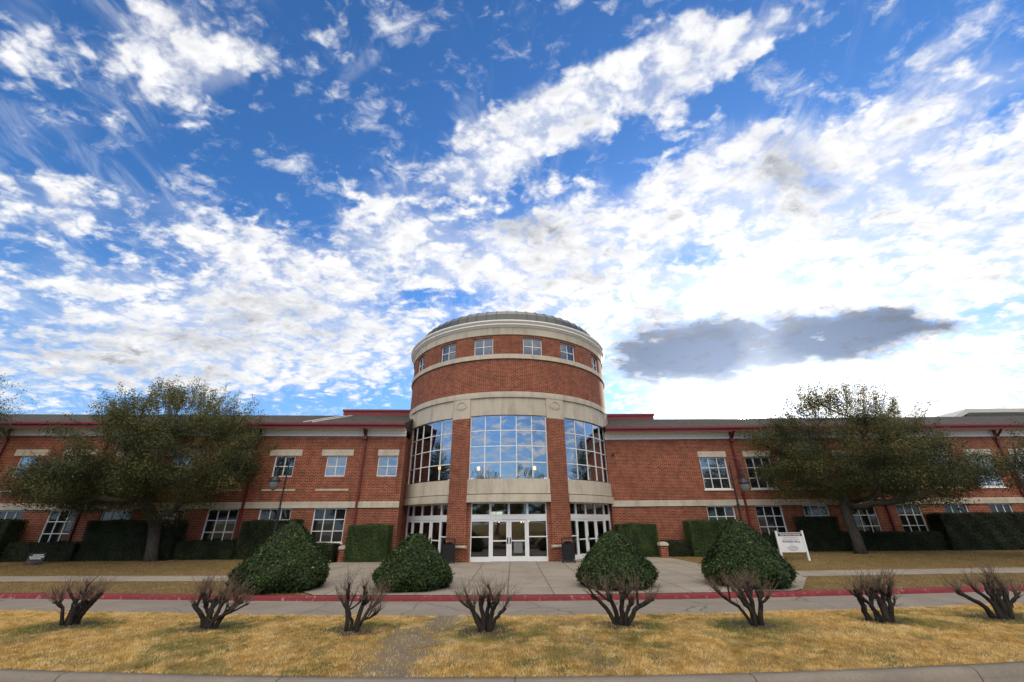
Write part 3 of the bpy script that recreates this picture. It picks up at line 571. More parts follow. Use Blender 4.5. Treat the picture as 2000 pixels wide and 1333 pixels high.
# --- tower stone ring ---
b=MB(tw); b.box(A(-180),A(180),-.1,.05,8.90,9.239,DS); part(b,'stone_band','stone_w')
for k in range(-2,2):
    c0=45*k+22.5; ang=(18.,27.)
    m_=MB(tw); m_.box(A(45*k+18),A(45*k+27),-.1,.03,7.68,8.899,DS); mp_=part(m_,'stone_block','stone_w')
    md=MB(tw); r0=.37
    for i in range(12):
        a0=math.pi*i/12; a1=math.pi*(i+1)/12
        P=[(A(c0)+r*math.cos(a),8.38+r*math.sin(a)) for r in (r0,r0-.035) for a in (a0,a1)]
        for tt in (.062,):
            md.quad([(P[0][0],tt,P[0][1]),(P[2][0],tt,P[2][1]),(P[3][0],tt,P[3][1]),(P[1][0],tt,P[1][1])])
            md.quad([(P[0][0],.03,P[0][1]),(P[0][0],tt,P[0][1]),(P[1][0],tt,P[1][1]),(P[1][0],.03,P[1][1])]); md.quad([(P[2][0],.03,P[2][1]),(P[3][0],.03,P[3][1]),(P[3][0],tt,P[3][1]),(P[2][0],tt,P[2][1])])
    for sg in (-1,1):
        for i in range(3): md.box(*sorted((A(c0)+sg*.03,A(c0)+sg*(.34-.06*i))),.03,.055,8.34-.05*i,8.37-.05*i)
    md.box(A(c0)-.035,A(c0)+.035,.03,.06,8.2,8.5); part(md,'emblem','stone_w',mp_)
# --- pillars ---
for k in range(-2,2):
    a0,a1=45*k+18,45*k+27; pl=MB(tw)
    lo,hi=(a0,a1)
    pl.box(A(a0),A(a1),-.75,.05,-.1,.66,DS); pl.box(A(a0),A(a1),-.75,.05,.80,7.679,DS); po=part(pl,'pillar','brick')
    tr=MB(tw)
    pr=[(-.0,.66),(.09,.67),(.115,.70),(.115,.76),(.09,.79),(.0,.80)]
    s0,s1=A(a0)-.03,A(a1)+.03; n=4
    for i in range(n):
        x=s0+(s1-s0)*i/n;y=s0+(s1-s0)*(i+1)/n
        for (p0,q0),(p1,q1) in zip(pr,pr[1:]): tr.quad([(x,p0+.02,q0),(y,p0+.02,q0),(y,p1+.02,q1),(x,p1+.02,q1)])
    tr.box(s0,s1,-.75,.03,.661,.799); part(tr,'stone_band','stone_w',po)
# solid wall outside the glazed bays
for a,bb in ((-180,-72),(72,180)):
    w=MB(tw); w.wall(A(a),A(bb),-.1,7.8,[],ds=DS); part(w,'tower_wall','brick'); w=MB(tw); w.box(A(a),A(bb),-.1,.03,7.81,8.899,DS); part(w,'stone_panel','stone_w')
def bayf(k):
    a=R(45*k+TR)
    def f(s,t,z): return (TC[0]+s*math.cos(a)+(6.93+t)*math.sin(a),TC[1]+s*math.sin(a)-(6.93+t)*math.cos(a),z)
    return f
def door(f,s0,s1,z1,hinge,notice=False):
    d=MB(f); st=.115
    d.box(s0,s0+st,-.03,.03,.03,z1); d.box(s1-st,s1,-.03,.03,.03,z1); d.box(s0+st,s1-st,-.03,.03,.03,.27); d.box(s0+st,s1-st,-.03,.03,z1-.12,z1); d.box(s0+st,s1-st,-.025,.025,.98,1.045)
    do=part(d,'door','frame')
    g=MB(f)
    for a,b in ((.27,.98),(1.045,z1-.12)): g.quad([(s0+st,0,a),(s1-st,0,a),(s1-st,0,b),(s0+st,0,b)])
    part(g,'pane','dglass',do)
    h=MB(f); x=s1-.05 if hinge=='l' else s0+.05
    h.tube([(x,.03,.92),(x,.085,.93),(x,.10,1.02),(x,.085,1.11),(x,.03,1.12)],.014,6); h.box(x-.03,x+.03,.03,.04,.86,1.18); part(h,'handle','black',do)
    if notice:
        q=MB(f); a,b=s0+st+.12,s1-st-.14; q.quad([(a,.012,.42),(b,.012,.42),(b,.012,.93),(a,.012,.93)])
        m=Mat('printed_notice',.6,.3); v=m.n('ShaderNodeMapping',{'Vector':m.uvm(),'Scale':(2.2,17,1)}).outputs[0]; nz=m.n('ShaderNodeTexWave',{'Vector':v,'Scale':.5,'Distortion':1.2,'Detail':3.},bands_direction='Y').outputs['Fac']
        m.col(m.mix(m.ss(nz,.45,.6),(.20,.205,.22),(.09,.095,.105))); part(q,'notice',m.mat,do)
for k in (-1,0,1):
    c=45*k; s0,s1=A(c-18),A(c+18)
    # large bowed window
    wo=window(tw,s0,s1,4.18,7.815,5,4,rev=.16,bar=.05,sill=False,glass='glass')
    # stone panel above, spandrel and lintel below
    q=MB(tw); q.box(s0,s1,-.25,-.03,7.82,8.899,(s1-s0)/5); part(q,'stone_panel','stone')
    q=MB(tw); q.box(s0,s1,-.5,.07,3.39,4.17,(s1-s0)/5); part(q,'stone_panel','stone')
    q=MB(tw); q.box(s0+.01,s1-.01,-.5,.14,2.95,3.345,(s1-s0)/10); part(q,'stone_lintel','stone_w')
    q=MB(tw); q.box(s0+.02,s1-.02,-.5,-.04,3.3451,3.3899,(s1-s0)/10); part(q,'stone_panel','stone')
    # storefront
    f=bayf(k); w=2.10; fr=MB(f)
    if k==0: dv=[-w,-1.03,0.,1.03,w]; doors=[(-.985,-.025,'l',False),(.025,.985,'r',True)]
    else: dv=[-w,-1.47,-.49,.49,1.47,w]; doors=[(-1.44,-.52,'r',False),(-.46,.46,'r',False),(.52,1.44,'r',False)]
    for i,x in enumerate(dv):
        hw=.06; x0=x-hw if i else x; x1=x+hw if i<len(dv)-1 else x
        fr.box(x0,x1,-.06,.06,2.332,2.93)
        big=(i in(0,len(dv)-1)); fr.box(x0,x1,-.06,.055,.0,2.079) if (big or k==0 and i in(1,3) or k!=0 and i in (1,4)) else fr.box(x-.022,x+.022,-.06,.055,.0,2.079)
    fr.box(-w,w,-.06,.065,2.08,2.331); fr.box(-w,w,-.06,.05,2.89,2.95)
    for a,b in ((-w,dv[1]),(dv[-2],w)):
        fr.box(a+.06,b-.06,-.05,.05,.0,.25); fr.box(a+.06,b-.06,-.05,.045,1.18,1.235)
        fr.box(a+.06,b-.06,-.05,.045,1.98,2.079)
    so=part(fr,'storefront_frame','frame')
    g=MB(f)
    for a,b in zip(dv,dv[1:]): g.quad([(a+.06,0,2.332),(b-.06,0,2.332),(b-.06,0,2.89),(a+.06,0,2.89)])
    for a,b in ((-w,dv[1]),(dv[-2],w)):
        g.quad([(a+.06,0,.25),(b-.06,0,.25),(b-.06,0,1.18),(a+.06,0,1.18)]); g.quad([(a+.06,0,1.235),(b-.06,0,1.235),(b-.06,0,1.98),(a+.06,0,1.98)])
    part(g,'pane','dglass',so)
    for a,b,h,nt in doors: door(f,a,b,2.075,h,nt)
    cl=MB(f); cl.box(-w-.1,w+.1,-.5,.2,2.952,2.958); part(cl,'soffit','white')
    for sg in (-1,1): 
        jb=MB(f); jb.box(*sorted((sg*2.101,sg*2.6)),-.3,.12,-.05,2.95); part(jb,'jamb','brick')
# --- what one sees inside ---
fi=MB(); fi.lathe([(0.01,.012),(6.7,.012)],TC,48); part(fi,'lobby_floor','floor_i')
iw=MB(); iw.box(-3.6,3.4,36.6,36.8,0,3.2); iw.box(-3.7,-3.6,26.5,36.6,0,3.2); iw.box(3.4,3.5,26.5,36.6,0,3.2); part(iw,'lobby_wall','tan')
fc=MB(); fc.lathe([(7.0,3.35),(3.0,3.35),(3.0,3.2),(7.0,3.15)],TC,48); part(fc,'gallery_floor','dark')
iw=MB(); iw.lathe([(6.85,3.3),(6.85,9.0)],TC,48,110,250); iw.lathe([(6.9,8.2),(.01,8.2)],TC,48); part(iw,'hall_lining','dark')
fw=MB(); fw.quad([(-2.0,36.55,2.05),(-.9,36.55,2.05),(-.9,36.55,2.75),(-2.0,36.55,2.75)]); part(fw,'far_window','daylit')
fb=MB()
for x in (-2.02,-1.47,-.93): fb.box(x,x+.04,36.5,36.54,2.0,2.8)
fb.box(-2.0,-.9,36.5,36.54,2.0,2.04); part(fb,'far_window_frame','black')
def pendant(x,y,z,top,label,r=.05,h=.2):
    o=tag(empty('pendant_lamp',(x,y,z)),label,'lamp','pendant lamps inside the hall'); g=MB(); p_=MB(); p_.tube([(x,y,z+h),(x,y,top)],.008,4); build(p_,'cord',M['black'],o,(x,y,z)); g.lathe([(.005,z),(r*.8,z+.02),(r,z+h*.5),(r*.6,z+h),(.005,z+h)],(x,y),10); build(g,'lamp_shade',M['lit'],o,(x,y,z))
for i in range(4): pendant(-1.52+.17*i,27.+1.3*i,2.0-.03*i,3.15,'tiny warm lamp in the row seen through the left entrance glass',.035,.16); pendant(.95-.14*i,27.+1.3*i,1.95-.02*i,3.15,'tiny warm lamp in the row seen through the right entrance door',.035,.16)
for x,sd in ((-2.35,'left'),(1.45,'right')):
    pendant(x,28.6,5.15,8.15,'glowing warm pendant lamp in the bottom row of the central bowed window, %s one'%sd,.13,.26)
pendant(-5.0,28.6,5.2,8.15,'warm pendant lamp seen through the bowed window left of the entrance',.10,.3)
# --- the metal roofed building beyond the right end ---
fo=(70.,62.,0.)
fb_=tag(empty('far_building',fo),'far grey gabled metal roof showing above the right end of the brick wing','building')
q=MB(); q.box(66,110,60.5,80,-.3,14.4); build(q,'wall',M['white'],fb_,fo)
q=MB()
for (a,b2,c2,d) in (((64.9,60,15.3),(68.3,60.,17.0),(68.3,82.,17.0),(64.9,82.,15.3)),((68.3,60,17.0),(112,60.,17.0),(112,82.,17.0),(68.3,82,17.0))):
    q.quad([a,b2,c2,d])
q.quad([(64.9,60,15.3),(68.3,60.,17.0),(112,60,17.0),(112,60,16.45),(68.5,60,16.45),(65.3,60,15.1)]); 
build(q,'roof',plain('pale_metal_roof',(.42,.43,.42),.4,.4,.1),fb_,fo)
q=MB(); q.box(68.2,112,60.3,60.45,15.3,16.2); build(q,'fascia',M['zinc'],fb_,fo)
# ---------------- vegetation ----------------
def skeleton(rng,root,tips,base_r,name,mat,parent,org,steps=3,bend=.25,rmin=.012,fork=None,e=2.2,start=None):
    """grow limbs from the trunk top to every tip; radii by the pipe model"""
    nodes=[Vector(p) for p in root]; par=[-1]+list(range(len(root)-1)); order=sorted(tips,key=lambda p:(Vector(p)-nodes[-1]).length)
    k0=len(nodes)-(start or 1); leaf=[]
    for p in order:
        p=Vector(p); best=None;bd=1e9
        for i in range(k0,len(nodes)):
            q=nodes[i]; d=(p-q).length*(1.+.0*i)+max(0,(q.z-p.z))*1.2+(q-nodes[len(root)-1]).length*.33
            if d<bd: bd=d;best=i
        q=nodes[best]; L_=(p-q).length; n=max(2,int(L_/.55)); prev=best
        side=Vector(rng.normal(size=3)); 
        for j in range(1,n+1):
            t=j/n; w=q.lerp(p,t)+side*(bend*math.sin(math.pi*t)*L_*.18)+Vector((0,0,-.10*L_*math.sin(math.pi*t))); nodes.append(w); par.append(prev); prev=len(nodes)-1
        leaf.append(prev)
    cnt=[0.]*len(nodes)
    for l in leaf: cnt[l]+=1.
    for i in range(len(nodes)-1,0,-1): cnt[par[i]]+=cnt[i]
    tot=max(cnt[0],1); rad=[max(rmin,base_r*(c/tot)**(1/e)) for c in cnt]
    for i in range(len(root)): rad[i]=base_r*(1.25 if i==0 else 1.0)
    ch={}; 
    for i in range(1,len(nodes)): ch.setdefault(par[i],[]).append(i)
    mb=MB(); stack=[0]
    def chain(i0,first):
        pts=[nodes[i0]] ;rs=[rad[first] if first is not None else rad[i0]]; c=first if first is not None else i0
        if first is not None: pts.append(nodes[first]); rs.append(rad[first])
        while c in ch:
            ks=sorted(ch[c],key=lambda k:-rad[k]); 
            for k in ks[1:]: todo.append((c,k))
            c=ks[0]; pts.append(nodes[c]); rs.append(rad[c])
        if len(pts)>1: mb.tube(pts,rs,8 if max(rs)>.06 else 5)
    todo=[]; chain(0,None)
    while todo: a,b=todo.pop(); chain(a,b)
    return mb, nodes
def tree(name,label,cx,cy,gz,trunk,crown,nclump,nleaf,leaf,seed,lsize=.075,spray=120,base_r=.24,group=None,cat='tree',matl='oak'):
    """crown=(x,y,z centre,rx,ry,rz up,rz down)"""
    rng=np.random.default_rng(seed); org=(cx,cy,gz); t=tag(empty(name,org),label,cat,group)
    X,Y,Z,rx,ry,ru,rd=crown[:7]; side=crown[7:]; cl=[]
    while len(cl)<nclump:
        d=rng.normal(size=3); d/=np.linalg.norm(d); r=rng.uniform(.25,1.)**.45
        lump=1+.16*math.sin(3*math.atan2(d[1],d[0])+seed)+.10*math.sin(7*math.atan2(d[1],d[0])+2*d[2]*4+seed)
        p=np.array([d[0]*rx*r*lump,d[1]*ry*r*lump,d[2]*(ru if d[2]>0 else rd)*r*lump])+[X,Y,Z]
        if side and rng.uniform()<.27:
            sx,sy,sz,sr,sh=side; p=np.array([sx+d[0]*r*sr,sy+d[1]*r*sr*.8,sz+d[2]*r*sh])
        if p[2]<gz+2.3: continue
        cl.append(p)
    cl=np.array(cl)
    sk,nodes=skeleton(rng,[Vector(q) for q in trunk],[tuple(p) for p in cl[::2]],base_r,'trunk',M['bark'],t,org,start=2); tw_=sk
    sizes=rng.uniform(.45,1.0,nclump); per=(sizes**2.2)*np.where(cl[:,2]>Z+.58*ru,.38,1.); per=(per/per.sum()*nleaf).astype(int)
    PP=[];NN=[];TT=[]
    for c,s,n in zip(cl,sizes,per):
        d=rng.normal(size=(n,3)); d/=np.linalg.norm(d,axis=1)[:,None]; r=rng.uniform(0,1,(n,1))**.5*s; q=c+d*r*np.array([1.25,1.25,.8])
        PP.append(q); NN.append(d+np.array([0,0,.6])); TT.append(np.full(n,rng.uniform(-.05,.95)))
    # loose sprays of twigs at the outline
    for i in range(spray):
        d=rng.normal(size=3); d[2]=abs(d[2])*1.5+.1; d/=np.linalg.norm(d)
        b=np.array([d[0]*rx*.86,d[1]*ry*.86,d[2]*ru*.86])+[X,Y,Z]; L_=rng.uniform(.5,1.7); dv=d*np.array([.8,.8,1.])+rng.normal(size=3)*.25+np.array([0,0,.35]); dv/=np.linalg.norm(dv)
        e=b+dv*L_; mid=(b+e)/2+rng.normal(size=3)*.07; tw_.tube([b-dv*.5,b,mid,e],[.012,.009,.007,.003],3,cap=False)
        n=int(nleaf*.0008); tt=rng.uniform(-.2,1,(n,1)); PP.append(b+(e-b)*tt+rng.normal(size=(n,3))*.09); NN.append(rng.normal(size=(n,3))); TT.append(np.full(n,rng.uniform(.45,1.)))
    P=np.concatenate(PP); N_=np.concatenate(NN); T=np.concatenate(TT)
    me=leaf_mesh('crown',P-np.array(org),N_,lsize,M[matl],rng,.55,.8,T); co=link('crown',me,t); build(tw_,'trunk',M['bark'],t,org,smooth=True)
    return t
def lz(x,y): return float(lawn_z(np.array(x),np.array(y)))
lx,ly=-18.8,23.7; g=lz(lx,ly)
TL=tree('oak_tree','broad evergreen oak with low forked trunk on the lawn before the left wing',lx,ly,g,
 [(lx,ly,g-.1),(lx-.10,ly,g+.5),(lx-.22,ly,g+1.1),(lx-.38,ly,g+1.8)],(-18.8,22.9,4.9,4.9,4.1,4.15,2.1,-22.8,22.9,4.1,3.0,1.5),250,165000,None,3,.085,210,.27,'evergreen oaks on the lawn')
rx_,ry_=18.75,24.7
TRR=tree('oak_tree','evergreen oak right of the entrance, between the white notice board and low hedge',rx_,ry_,.2,
 [(rx_,ry_,.05),(rx_+.02,ry_,.8),(rx_-.05,ry_,1.6),(rx_-.1,ry_,2.3)],(19.2,24.0,5.0,4.4,4.0,4.0,2.1,23.2,24.,4.4,2.9,1.7),235,150000,None,11,.085,190,.26,'evergreen oaks on the lawn')
tree('oak_tree','evergreen oak half cut off by the left edge of the picture, its boughs hanging high',-30.2,20.3,.2,
 [(-30.2,20.3,.1),(-30.1,20.3,1.4),(-29.9,20.2,2.6),(-29.8,20.2,4.0)],(-30.3,20.0,6.9,4.0,3.6,2.1,1.5),90,50000,None,21,.085,60,.22,'evergreen oaks on the lawn')
tree('oak_tree','small dark evergreen oak at the far right edge behind the street lamp',28.6,20.6,.2,
 [(28.6,20.6,.1),(28.6,20.6,1.2),(28.5,20.5,2.2)],(28.2,20.4,4.0,4.3,3.0,1.9,1.5),80,45000,None,31,.085,50,.2,'evergreen oaks on the lawn')
# trees across the road: seen only mirrored in the glass
far_t=tree('oak_tree','bushy oak across the road, mirrored in the tower glass',0,-32,-.2,[(0,-32,-.3),(0,-32,1.2),(0,-32,2.4)],(0,-32,5.2,6.5,5.,4.4,3.0),110,36000,None,41,.16,60,.3,'oaks across the road')
for x,y,s,rz,lb in ((-17,-30,1.15,1.,'oak across the road mirrored in the left side windows'),(17,-33,1.2,2.2,'oak across the road mirrored in the right side windows'),(-34,-26,1.2,3.,'oak across the road mirrored at the left end of the wing'),(34,-27,1.1,4.,'oak across the road mirrored at the right end of the wing')):
    c=copy_tree(far_t); c.location=(x,y,-.2); c.scale=(s,s,s); c.rotation_euler.z=rz; c['label']=lb
far_t.location=(-1.5,-40,-.2)
for i,(x,y) in enumerate(((-52,-36),(52,-34),(-26,-48),(27,-47),(11,-52),(-14,-55))):
    c=copy_tree(far_t); c.location=(x,y,-.2); c.rotation_euler.z=i*1.3; c['label']='farther oak across the road behind the viewer, only mirrored in glass'
# rounded cone bushes
def cone_bush(x,y,r,h,label,seed,n=40000):
    rng=np.random.default_rng(seed); o=tag(empty('cone_bush',(x,y,.0)),label,'bush','clipped cone bushes by the entrance')
    ks=[(0,.80),(.06,.90),(.14,.98),(.22,1.0),(.32,.94),(.45,.81),(.58,.66),(.7,.51),(.8,.39),(.88,.29),(.94,.20),(.98,.11),(1,.0)]
    kz=np.array([k[0] for k in ks]); kr=np.array([k[1] for k in ks])
    ph=rng.uniform(0,6.28,6)
    def rad(z,a): 
        rr=np.interp(z,kz,kr); return r*rr*(1+.04*np.sin(3*a+ph[0]+z*3)+.03*np.sin(7*a+ph[1]+z*7)+.03*np.sin(5*a-ph[2]-z*13))
    V=[];nz,na=16,40
    for i in range(nz+1):
        for k in range(na):
            z=i/nz; a=2*math.pi*k/na; q=float(rad(z,a))*.90+1e-3; V.append((q*math.cos(a),q*math.sin(a),.03+z*h*.95))
    F_=[(i*na+k,i*na+(k+1)%na,(i+1)*na+(k+1)%na,(i+1)*na+k) for i in range(nz) for k in range(na)]
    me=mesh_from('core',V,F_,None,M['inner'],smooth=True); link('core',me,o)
    z=rng.uniform(0,1,n*2); keep=rng.uniform(0,1,n*2)<np.interp(z,kz,kr)*.9+.1; z=z[keep][:n]; m=len(z); a=rng.uniform(0,6.283,m)
    q=rad(z,a)*(1-rng.uniform(0,1,m)**2.2*.16)+rng.normal(size=m)*.035; P=np.stack([q*np.cos(a),q*np.sin(a),.02+z*h+rng.normal(size=m)*.02],1); N_=np.stack([np.cos(a),np.sin(a),np.full(m,.55)],1)
    sh=rng.uniform(0,1,m)<.02; P+=(P*[1,1,0]/np.maximum(np.hypot(P[:,0],P[:,1]),.1)[:,None]+[0,0,.5])*(sh*rng.uniform(.03,.11,m))[:,None]
    lum=.5+.55*(fbm(a*r*1.5+50,z*h*1.5+20,2.4,seed)-.5)*2
    link('foliage',leaf_mesh('foliage',P,N_,.066,M['holly'],rng,.65,.75,np.clip(lum*.5+rng.normal(size=m)*.24,0,1)),o); return o
cone_bush(-7.57,15.25,1.40,1.94,'largest dark green cone bush, left of the entrance plaza on its grassy edge',1,48000)
cone_bush(-3.27,15.15,1.22,1.56,'smaller dark green cone bush on the plaza just left of the doors',2)
cone_bush(3.30,15.15,1.24,1.58,'smaller dark green cone bush on the plaza just right of the doors',3)
cone_bush(7.62,15.2,1.32,1.88,'tall dark green cone bush right of the plaza, nearest the white notice board',4,48000)
def hedge(x0,x1,y0,y1,h,label,seed,dens=1900,mat='hedge',curve=0.):
    rng=np.random.default_rng(seed); gz=min(lz((x0+x1)/2,y0),.3); org=((x0+x1)/2,(y0+y1)/2,gz-.02); hx,hy=(x1-x0)/2,(y1-y0)/2
    o=tag(empty('hedge',org),label,'hedge','clipped hedges along the brick walls'); I=.07
    V=[];F_=[];nx=max(4,int(hx*6));prof=[(-hy+I,0),(-hy+I,h*.5),(-hy+I*1.3,h-I*1.6),(-hy+I*2.4,h-I),(hy-I*2.4,h-I),(hy-I,h-I*2),(hy-I,0)]
    for i in range(nx+1):
        x=-hx+I+(2*hx-2*I)*i/nx
        for yy,zz in prof: V.append((x,yy+.03*math.sin(x*5+zz*3+seed),zz+(.025*math.sin(x*3.3+seed) if zz>h*.7 else 0)))
    k=len(prof)
    F_=[(i*k+j,i*k+j+1,(i+1)*k+j+1,(i+1)*k+j) for i in range(nx) for j in range(k-1)]+[tuple(range(k)),tuple(nx*k+j for j in reversed(range(k)))]
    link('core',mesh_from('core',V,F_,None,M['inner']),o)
    areas=[2*hx*h,2*hx*2*hy,2*hy*h,2*hy*h]; PP=[];NN=[]
    for fi_,(ar,kind) in enumerate(zip(areas,('f','t','l','r'))):
        n=int(ar*dens); u=rng.uniform(-1,1,n); v=rng.uniform(0,1,n); j=-rng.uniform(0,1,n)**2*.09+rng.normal(size=n)*.024+(rng.uniform(0,1,n)<.03)*rng.uniform(.02,.10,n)
        if kind=='f': P=np.stack([u*hx,-hy-j,v*h],1); N_=np.tile([0,-1,.3],(n,1))
        elif kind=='t': P=np.stack([u*hx,(v*2-1)*hy,h+j],1); N_=np.tile([0,0,1.],(n,1))
        elif kind=='l': P=np.stack([-hx-j,(u)*hy,v*h],1); N_=np.tile([-1,0,.3],(n,1))
        else: P=np.stack([hx+j,(u)*hy,v*h],1); N_=np.tile([1,0,.3],(n,1))
        P[:,1]+=.03*np.sin(P[:,0]*5+P[:,2]*3+seed); P[:,2]+=(P[:,2]>h*.7)*.025*np.sin(P[:,0]*3.3+seed)
        c=np.maximum(np.maximum(np.abs(P[:,0])/hx,0),0); PP.append(P);NN.append(N_)
    P=np.concatenate(PP);N_=np.concatenate(NN); t=np.clip(.45+rng.normal(size=len(P))*.15+1.5*(fbm(P[:,0]+60+org[0],P[:,2]*1.+P[:,1]+30,2.,seed)-.5),0,1)
    link('foliage',leaf_mesh('foliage',P,N_,.055,M[mat],rng,.6,.7,t),o); return o
M['box_hedge']=leaf_mat('box_hedge_leaves',[(0,(.016,.032,.008)),(.5,(.034,.062,.015)),(1,(.075,.110,.030))],.5,.15,.3)
hedge(-9.25,-6.95,24.85,25.8,1.86,'tall square clipped hedge left of the tower, beside the brick pier',1,2600,'box_hedge')
hedge(-11.3,-9.85,24.85,25.55,.95,'short low hedge between the largest cone bush and the tall square hedge',2)
hedge(-15.0,-12.0,24.4,25.4,1.95,'tall dark hedge behind the largest cone bush, before a lower window',3)
hedge(-18.2,-15.1,24.35,25.1,.92,'low hedge right of the left oak trunk under a lower window',4)
hedge(-23.2,-18.3,24.1,25.0,1.98,'long tall dark hedge right behind the left oak trunk',5)
hedge(-26.9,-23.3,23.95,24.7,.92,'low hedge above the small black yard sign',6)
hedge(-33.,-27.0,23.6,24.6,2.05,'tall dark hedge cut by the left edge of the picture',7)
hedge(6.25,8.55,26.7,27.7,1.78,'tall square clipped hedge right of the tower, left of the brick pier',8,2600,'box_hedge')
hedge(8.95,10.5,26.9,27.6,.86,'low hedge right of the brick pier under blank wall',9)
hedge(10.5,13.2,26.6,27.6,1.88,'tall hedge behind the right cone bush, left of a lower window',10,2300,'box_hedge')
hedge(13.3,17.2,26.7,27.5,.9,'low hedge behind the white notice board',11)
hedge(17.3,19.4,26.5,27.5,1.85,'tall narrow hedge behind the right oak trunk',12)
hedge(19.5,25.4,26.6,27.5,1.0,'long low hedge right of the right oak trunk',13)
hedge(25.5,38.,26.4,27.5,2.0,'long tall dark hedge at the right end of the wing',14)
# pruned shrubs
def shrub(i,x,y,stems,h,spread,label,seed):
    rng=np.random.default_rng(seed); gz=float(med_z(np.array(x),np.array(y)))-.02; org=(x,y,gz); o=tag(empty('pruned_shrub',org),label,'shrub','bare pruned shrubs on the grass median')
    tw_=MB()
    for (bx,ang,ln,r) in stems:
        st=MB(); b=np.array([x+bx,y+rng.uniform(-.07,.07),gz-.03]); a=math.radians(ang); yd=rng.uniform(-.35,.35)
        d=np.array([math.sin(a),yd*.6,math.cos(a)]); pts=[b];n=6
        for k in range(1,n+1):
            t=k/n; wob=rng.normal(size=3)*.012; pts.append(b+d*ln*t+np.array([math.sin(a)*.06*math.sin(t*3.14)*-1,0,.05*math.sin(t*3.1)])+wob)
        rs=[r*1.35,r*1.1,r,r*.95,r*.9,r*.85,r*1.0]; st.tube(pts,rs,8)
        heads=[(pts[-1],r*.95,d)]
        for q in range(rng.integers(1,4)):
            k=rng.integers(4,6); p0=pts[k]; dd=d+rng.normal(size=3)*np.array([.75,.55,.25]); dd[2]=abs(dd[2])*.8+.25; dd/=np.linalg.norm(dd); L_=rng.uniform(.12,.30)
            p1=p0+dd*L_*.5+np.array([0,0,-.01]); p2=p0+dd*L_+np.array([0,0,.02]); st.tube([p0,p1,p2],[r*.62,r*.5,r*.58],7); heads.append((p2,r*.6,dd))
        for p_,rr,dd in heads:   # knuckle
            for q in range(3):
                e=rng.normal(size=3)*.5+dd+np.array([0,0,.3]); e/=np.linalg.norm(e); st.tube([p_-e*.01,p_+e*rng.uniform(.03,.07)],[rr*.9,rr*.55],6)
            nt=int(11+rng.integers(0,8))
            for q in range(nt):
                e=np.array([dd[0]*.55,dd[1]*.55,.75])+rng.normal(size=3)*np.array([.36,.36,.2]); e/=np.linalg.norm(e); L_=rng.uniform(.10,.38)*(1.25 if rng.uniform()<.2 else 1); c1=p_+e*L_*.5+rng.normal(size=3)*.018; c2=p_+e*L_+rng.normal(size=3)*.025+np.array([0,0,.03])
                tw_.tube([p_,c1,c2],[.0040,.0030,.0014],4,cap=False)
                if rng.uniform()<.55:
                    g_=e+rng.normal(size=3)*.55; g_/=np.linalg.norm(g_); tw_.tube([c1,c1+g_*rng.uniform(.05,.15)],[.0035,.0015],3,cap=False)
        for q in range(2):
            if rng.uniform()<.6:
                k=rng.integers(2,5); e=np.array([rng.normal(),rng.normal()*.6,.35]); e/=np.linalg.norm(e); L_=rng.uniform(.1,.28); tw_.tube([pts[k],pts[k]+e*L_*.6,pts[k]+e*L_+np.array([0,0,.03])],[.006,.0045,.002],4,cap=False)
        build(st,'stem',M['stem'],o,org,smooth=True)
    build(tw_,'twigs',M['twig'],o,org); o.scale=(.95,.95,.93)
S_=[ # (base dx, lean deg, length, radius)
 [(-.10,3,.52,.050),(-.02,12,.42,.055),(.05,22,.50,.050),(.10,35,.66,.045),(-.08,-16,.48,.03),(.03,6,.60,.04)],
 [(-.14,-32,.52,.045),(-.06,-14,.45,.035),(.0,3,.52,.050),(.05,18,.55,.04),(.10,34,.62,.04),(.02,48,.55,.03)],
 [(-.12,-6,.66,.042),(.0,10,.58,.045),(.05,32,.60,.032),(-.02,-26,.50,.03),(.04,45,.48,.022)],
 [(-.10,-24,.60,.042),(-.05,-6,.60,.045),(.0,4,.58,.04),(.04,16,.55,.045),(.08,32,.42,.035),(-.02,-38,.45,.025)],
 [(-.06,-40,.66,.04),(-.02,-18,.60,.045),(.02,3,.58,.05),(.06,20,.52,.035),(.10,46,.66,.045),(.04,33,.45,.03)],
 [(-.06,-38,.72,.032),(-.04,-26,.62,.035),(.0,-14,.60,.04),(.06,-3,.56,.05),(.10,6,.58,.045)],
 [(-.22,-17,.60,.05),(-.12,-6,.55,.04),(-.02,-36,.66,.035),(.04,-2,.60,.05),(.10,4,.58,.045),(.18,7,.58,.045),(.16,30,.45,.02)],
 [(-.10,-48,.74,.045),(-.06,-28,.60,.04),(-.02,-8,.58,.05),(.03,0,.55,.05),(.08,10,.56,.05),(.12,38,.50,.03)],
]
LB=['stocky bare shrub with thick straight trunks, leftmost on the median','bare shrub whose stems curve out like a candelabra, second from the left on the median','slim bare shrub with few thin stems, left of the worn dirt track','bare shrub in front of the entrance doors, just right of the worn dirt track','wide bare shrub standing in front of the cone bush right of the doors','bare shrub leaning left with tight twig tufts, nearest the white notice board','bare shrub with a row of many upright trunks, second from the right on the median','bare shrub at the right edge with a long low branch pointing left']
for i,((x,y),st,lb) in enumerate(zip(SHRUBS,S_,LB)): shrub(i,x,y,st,1.,.5,lb,100+i)
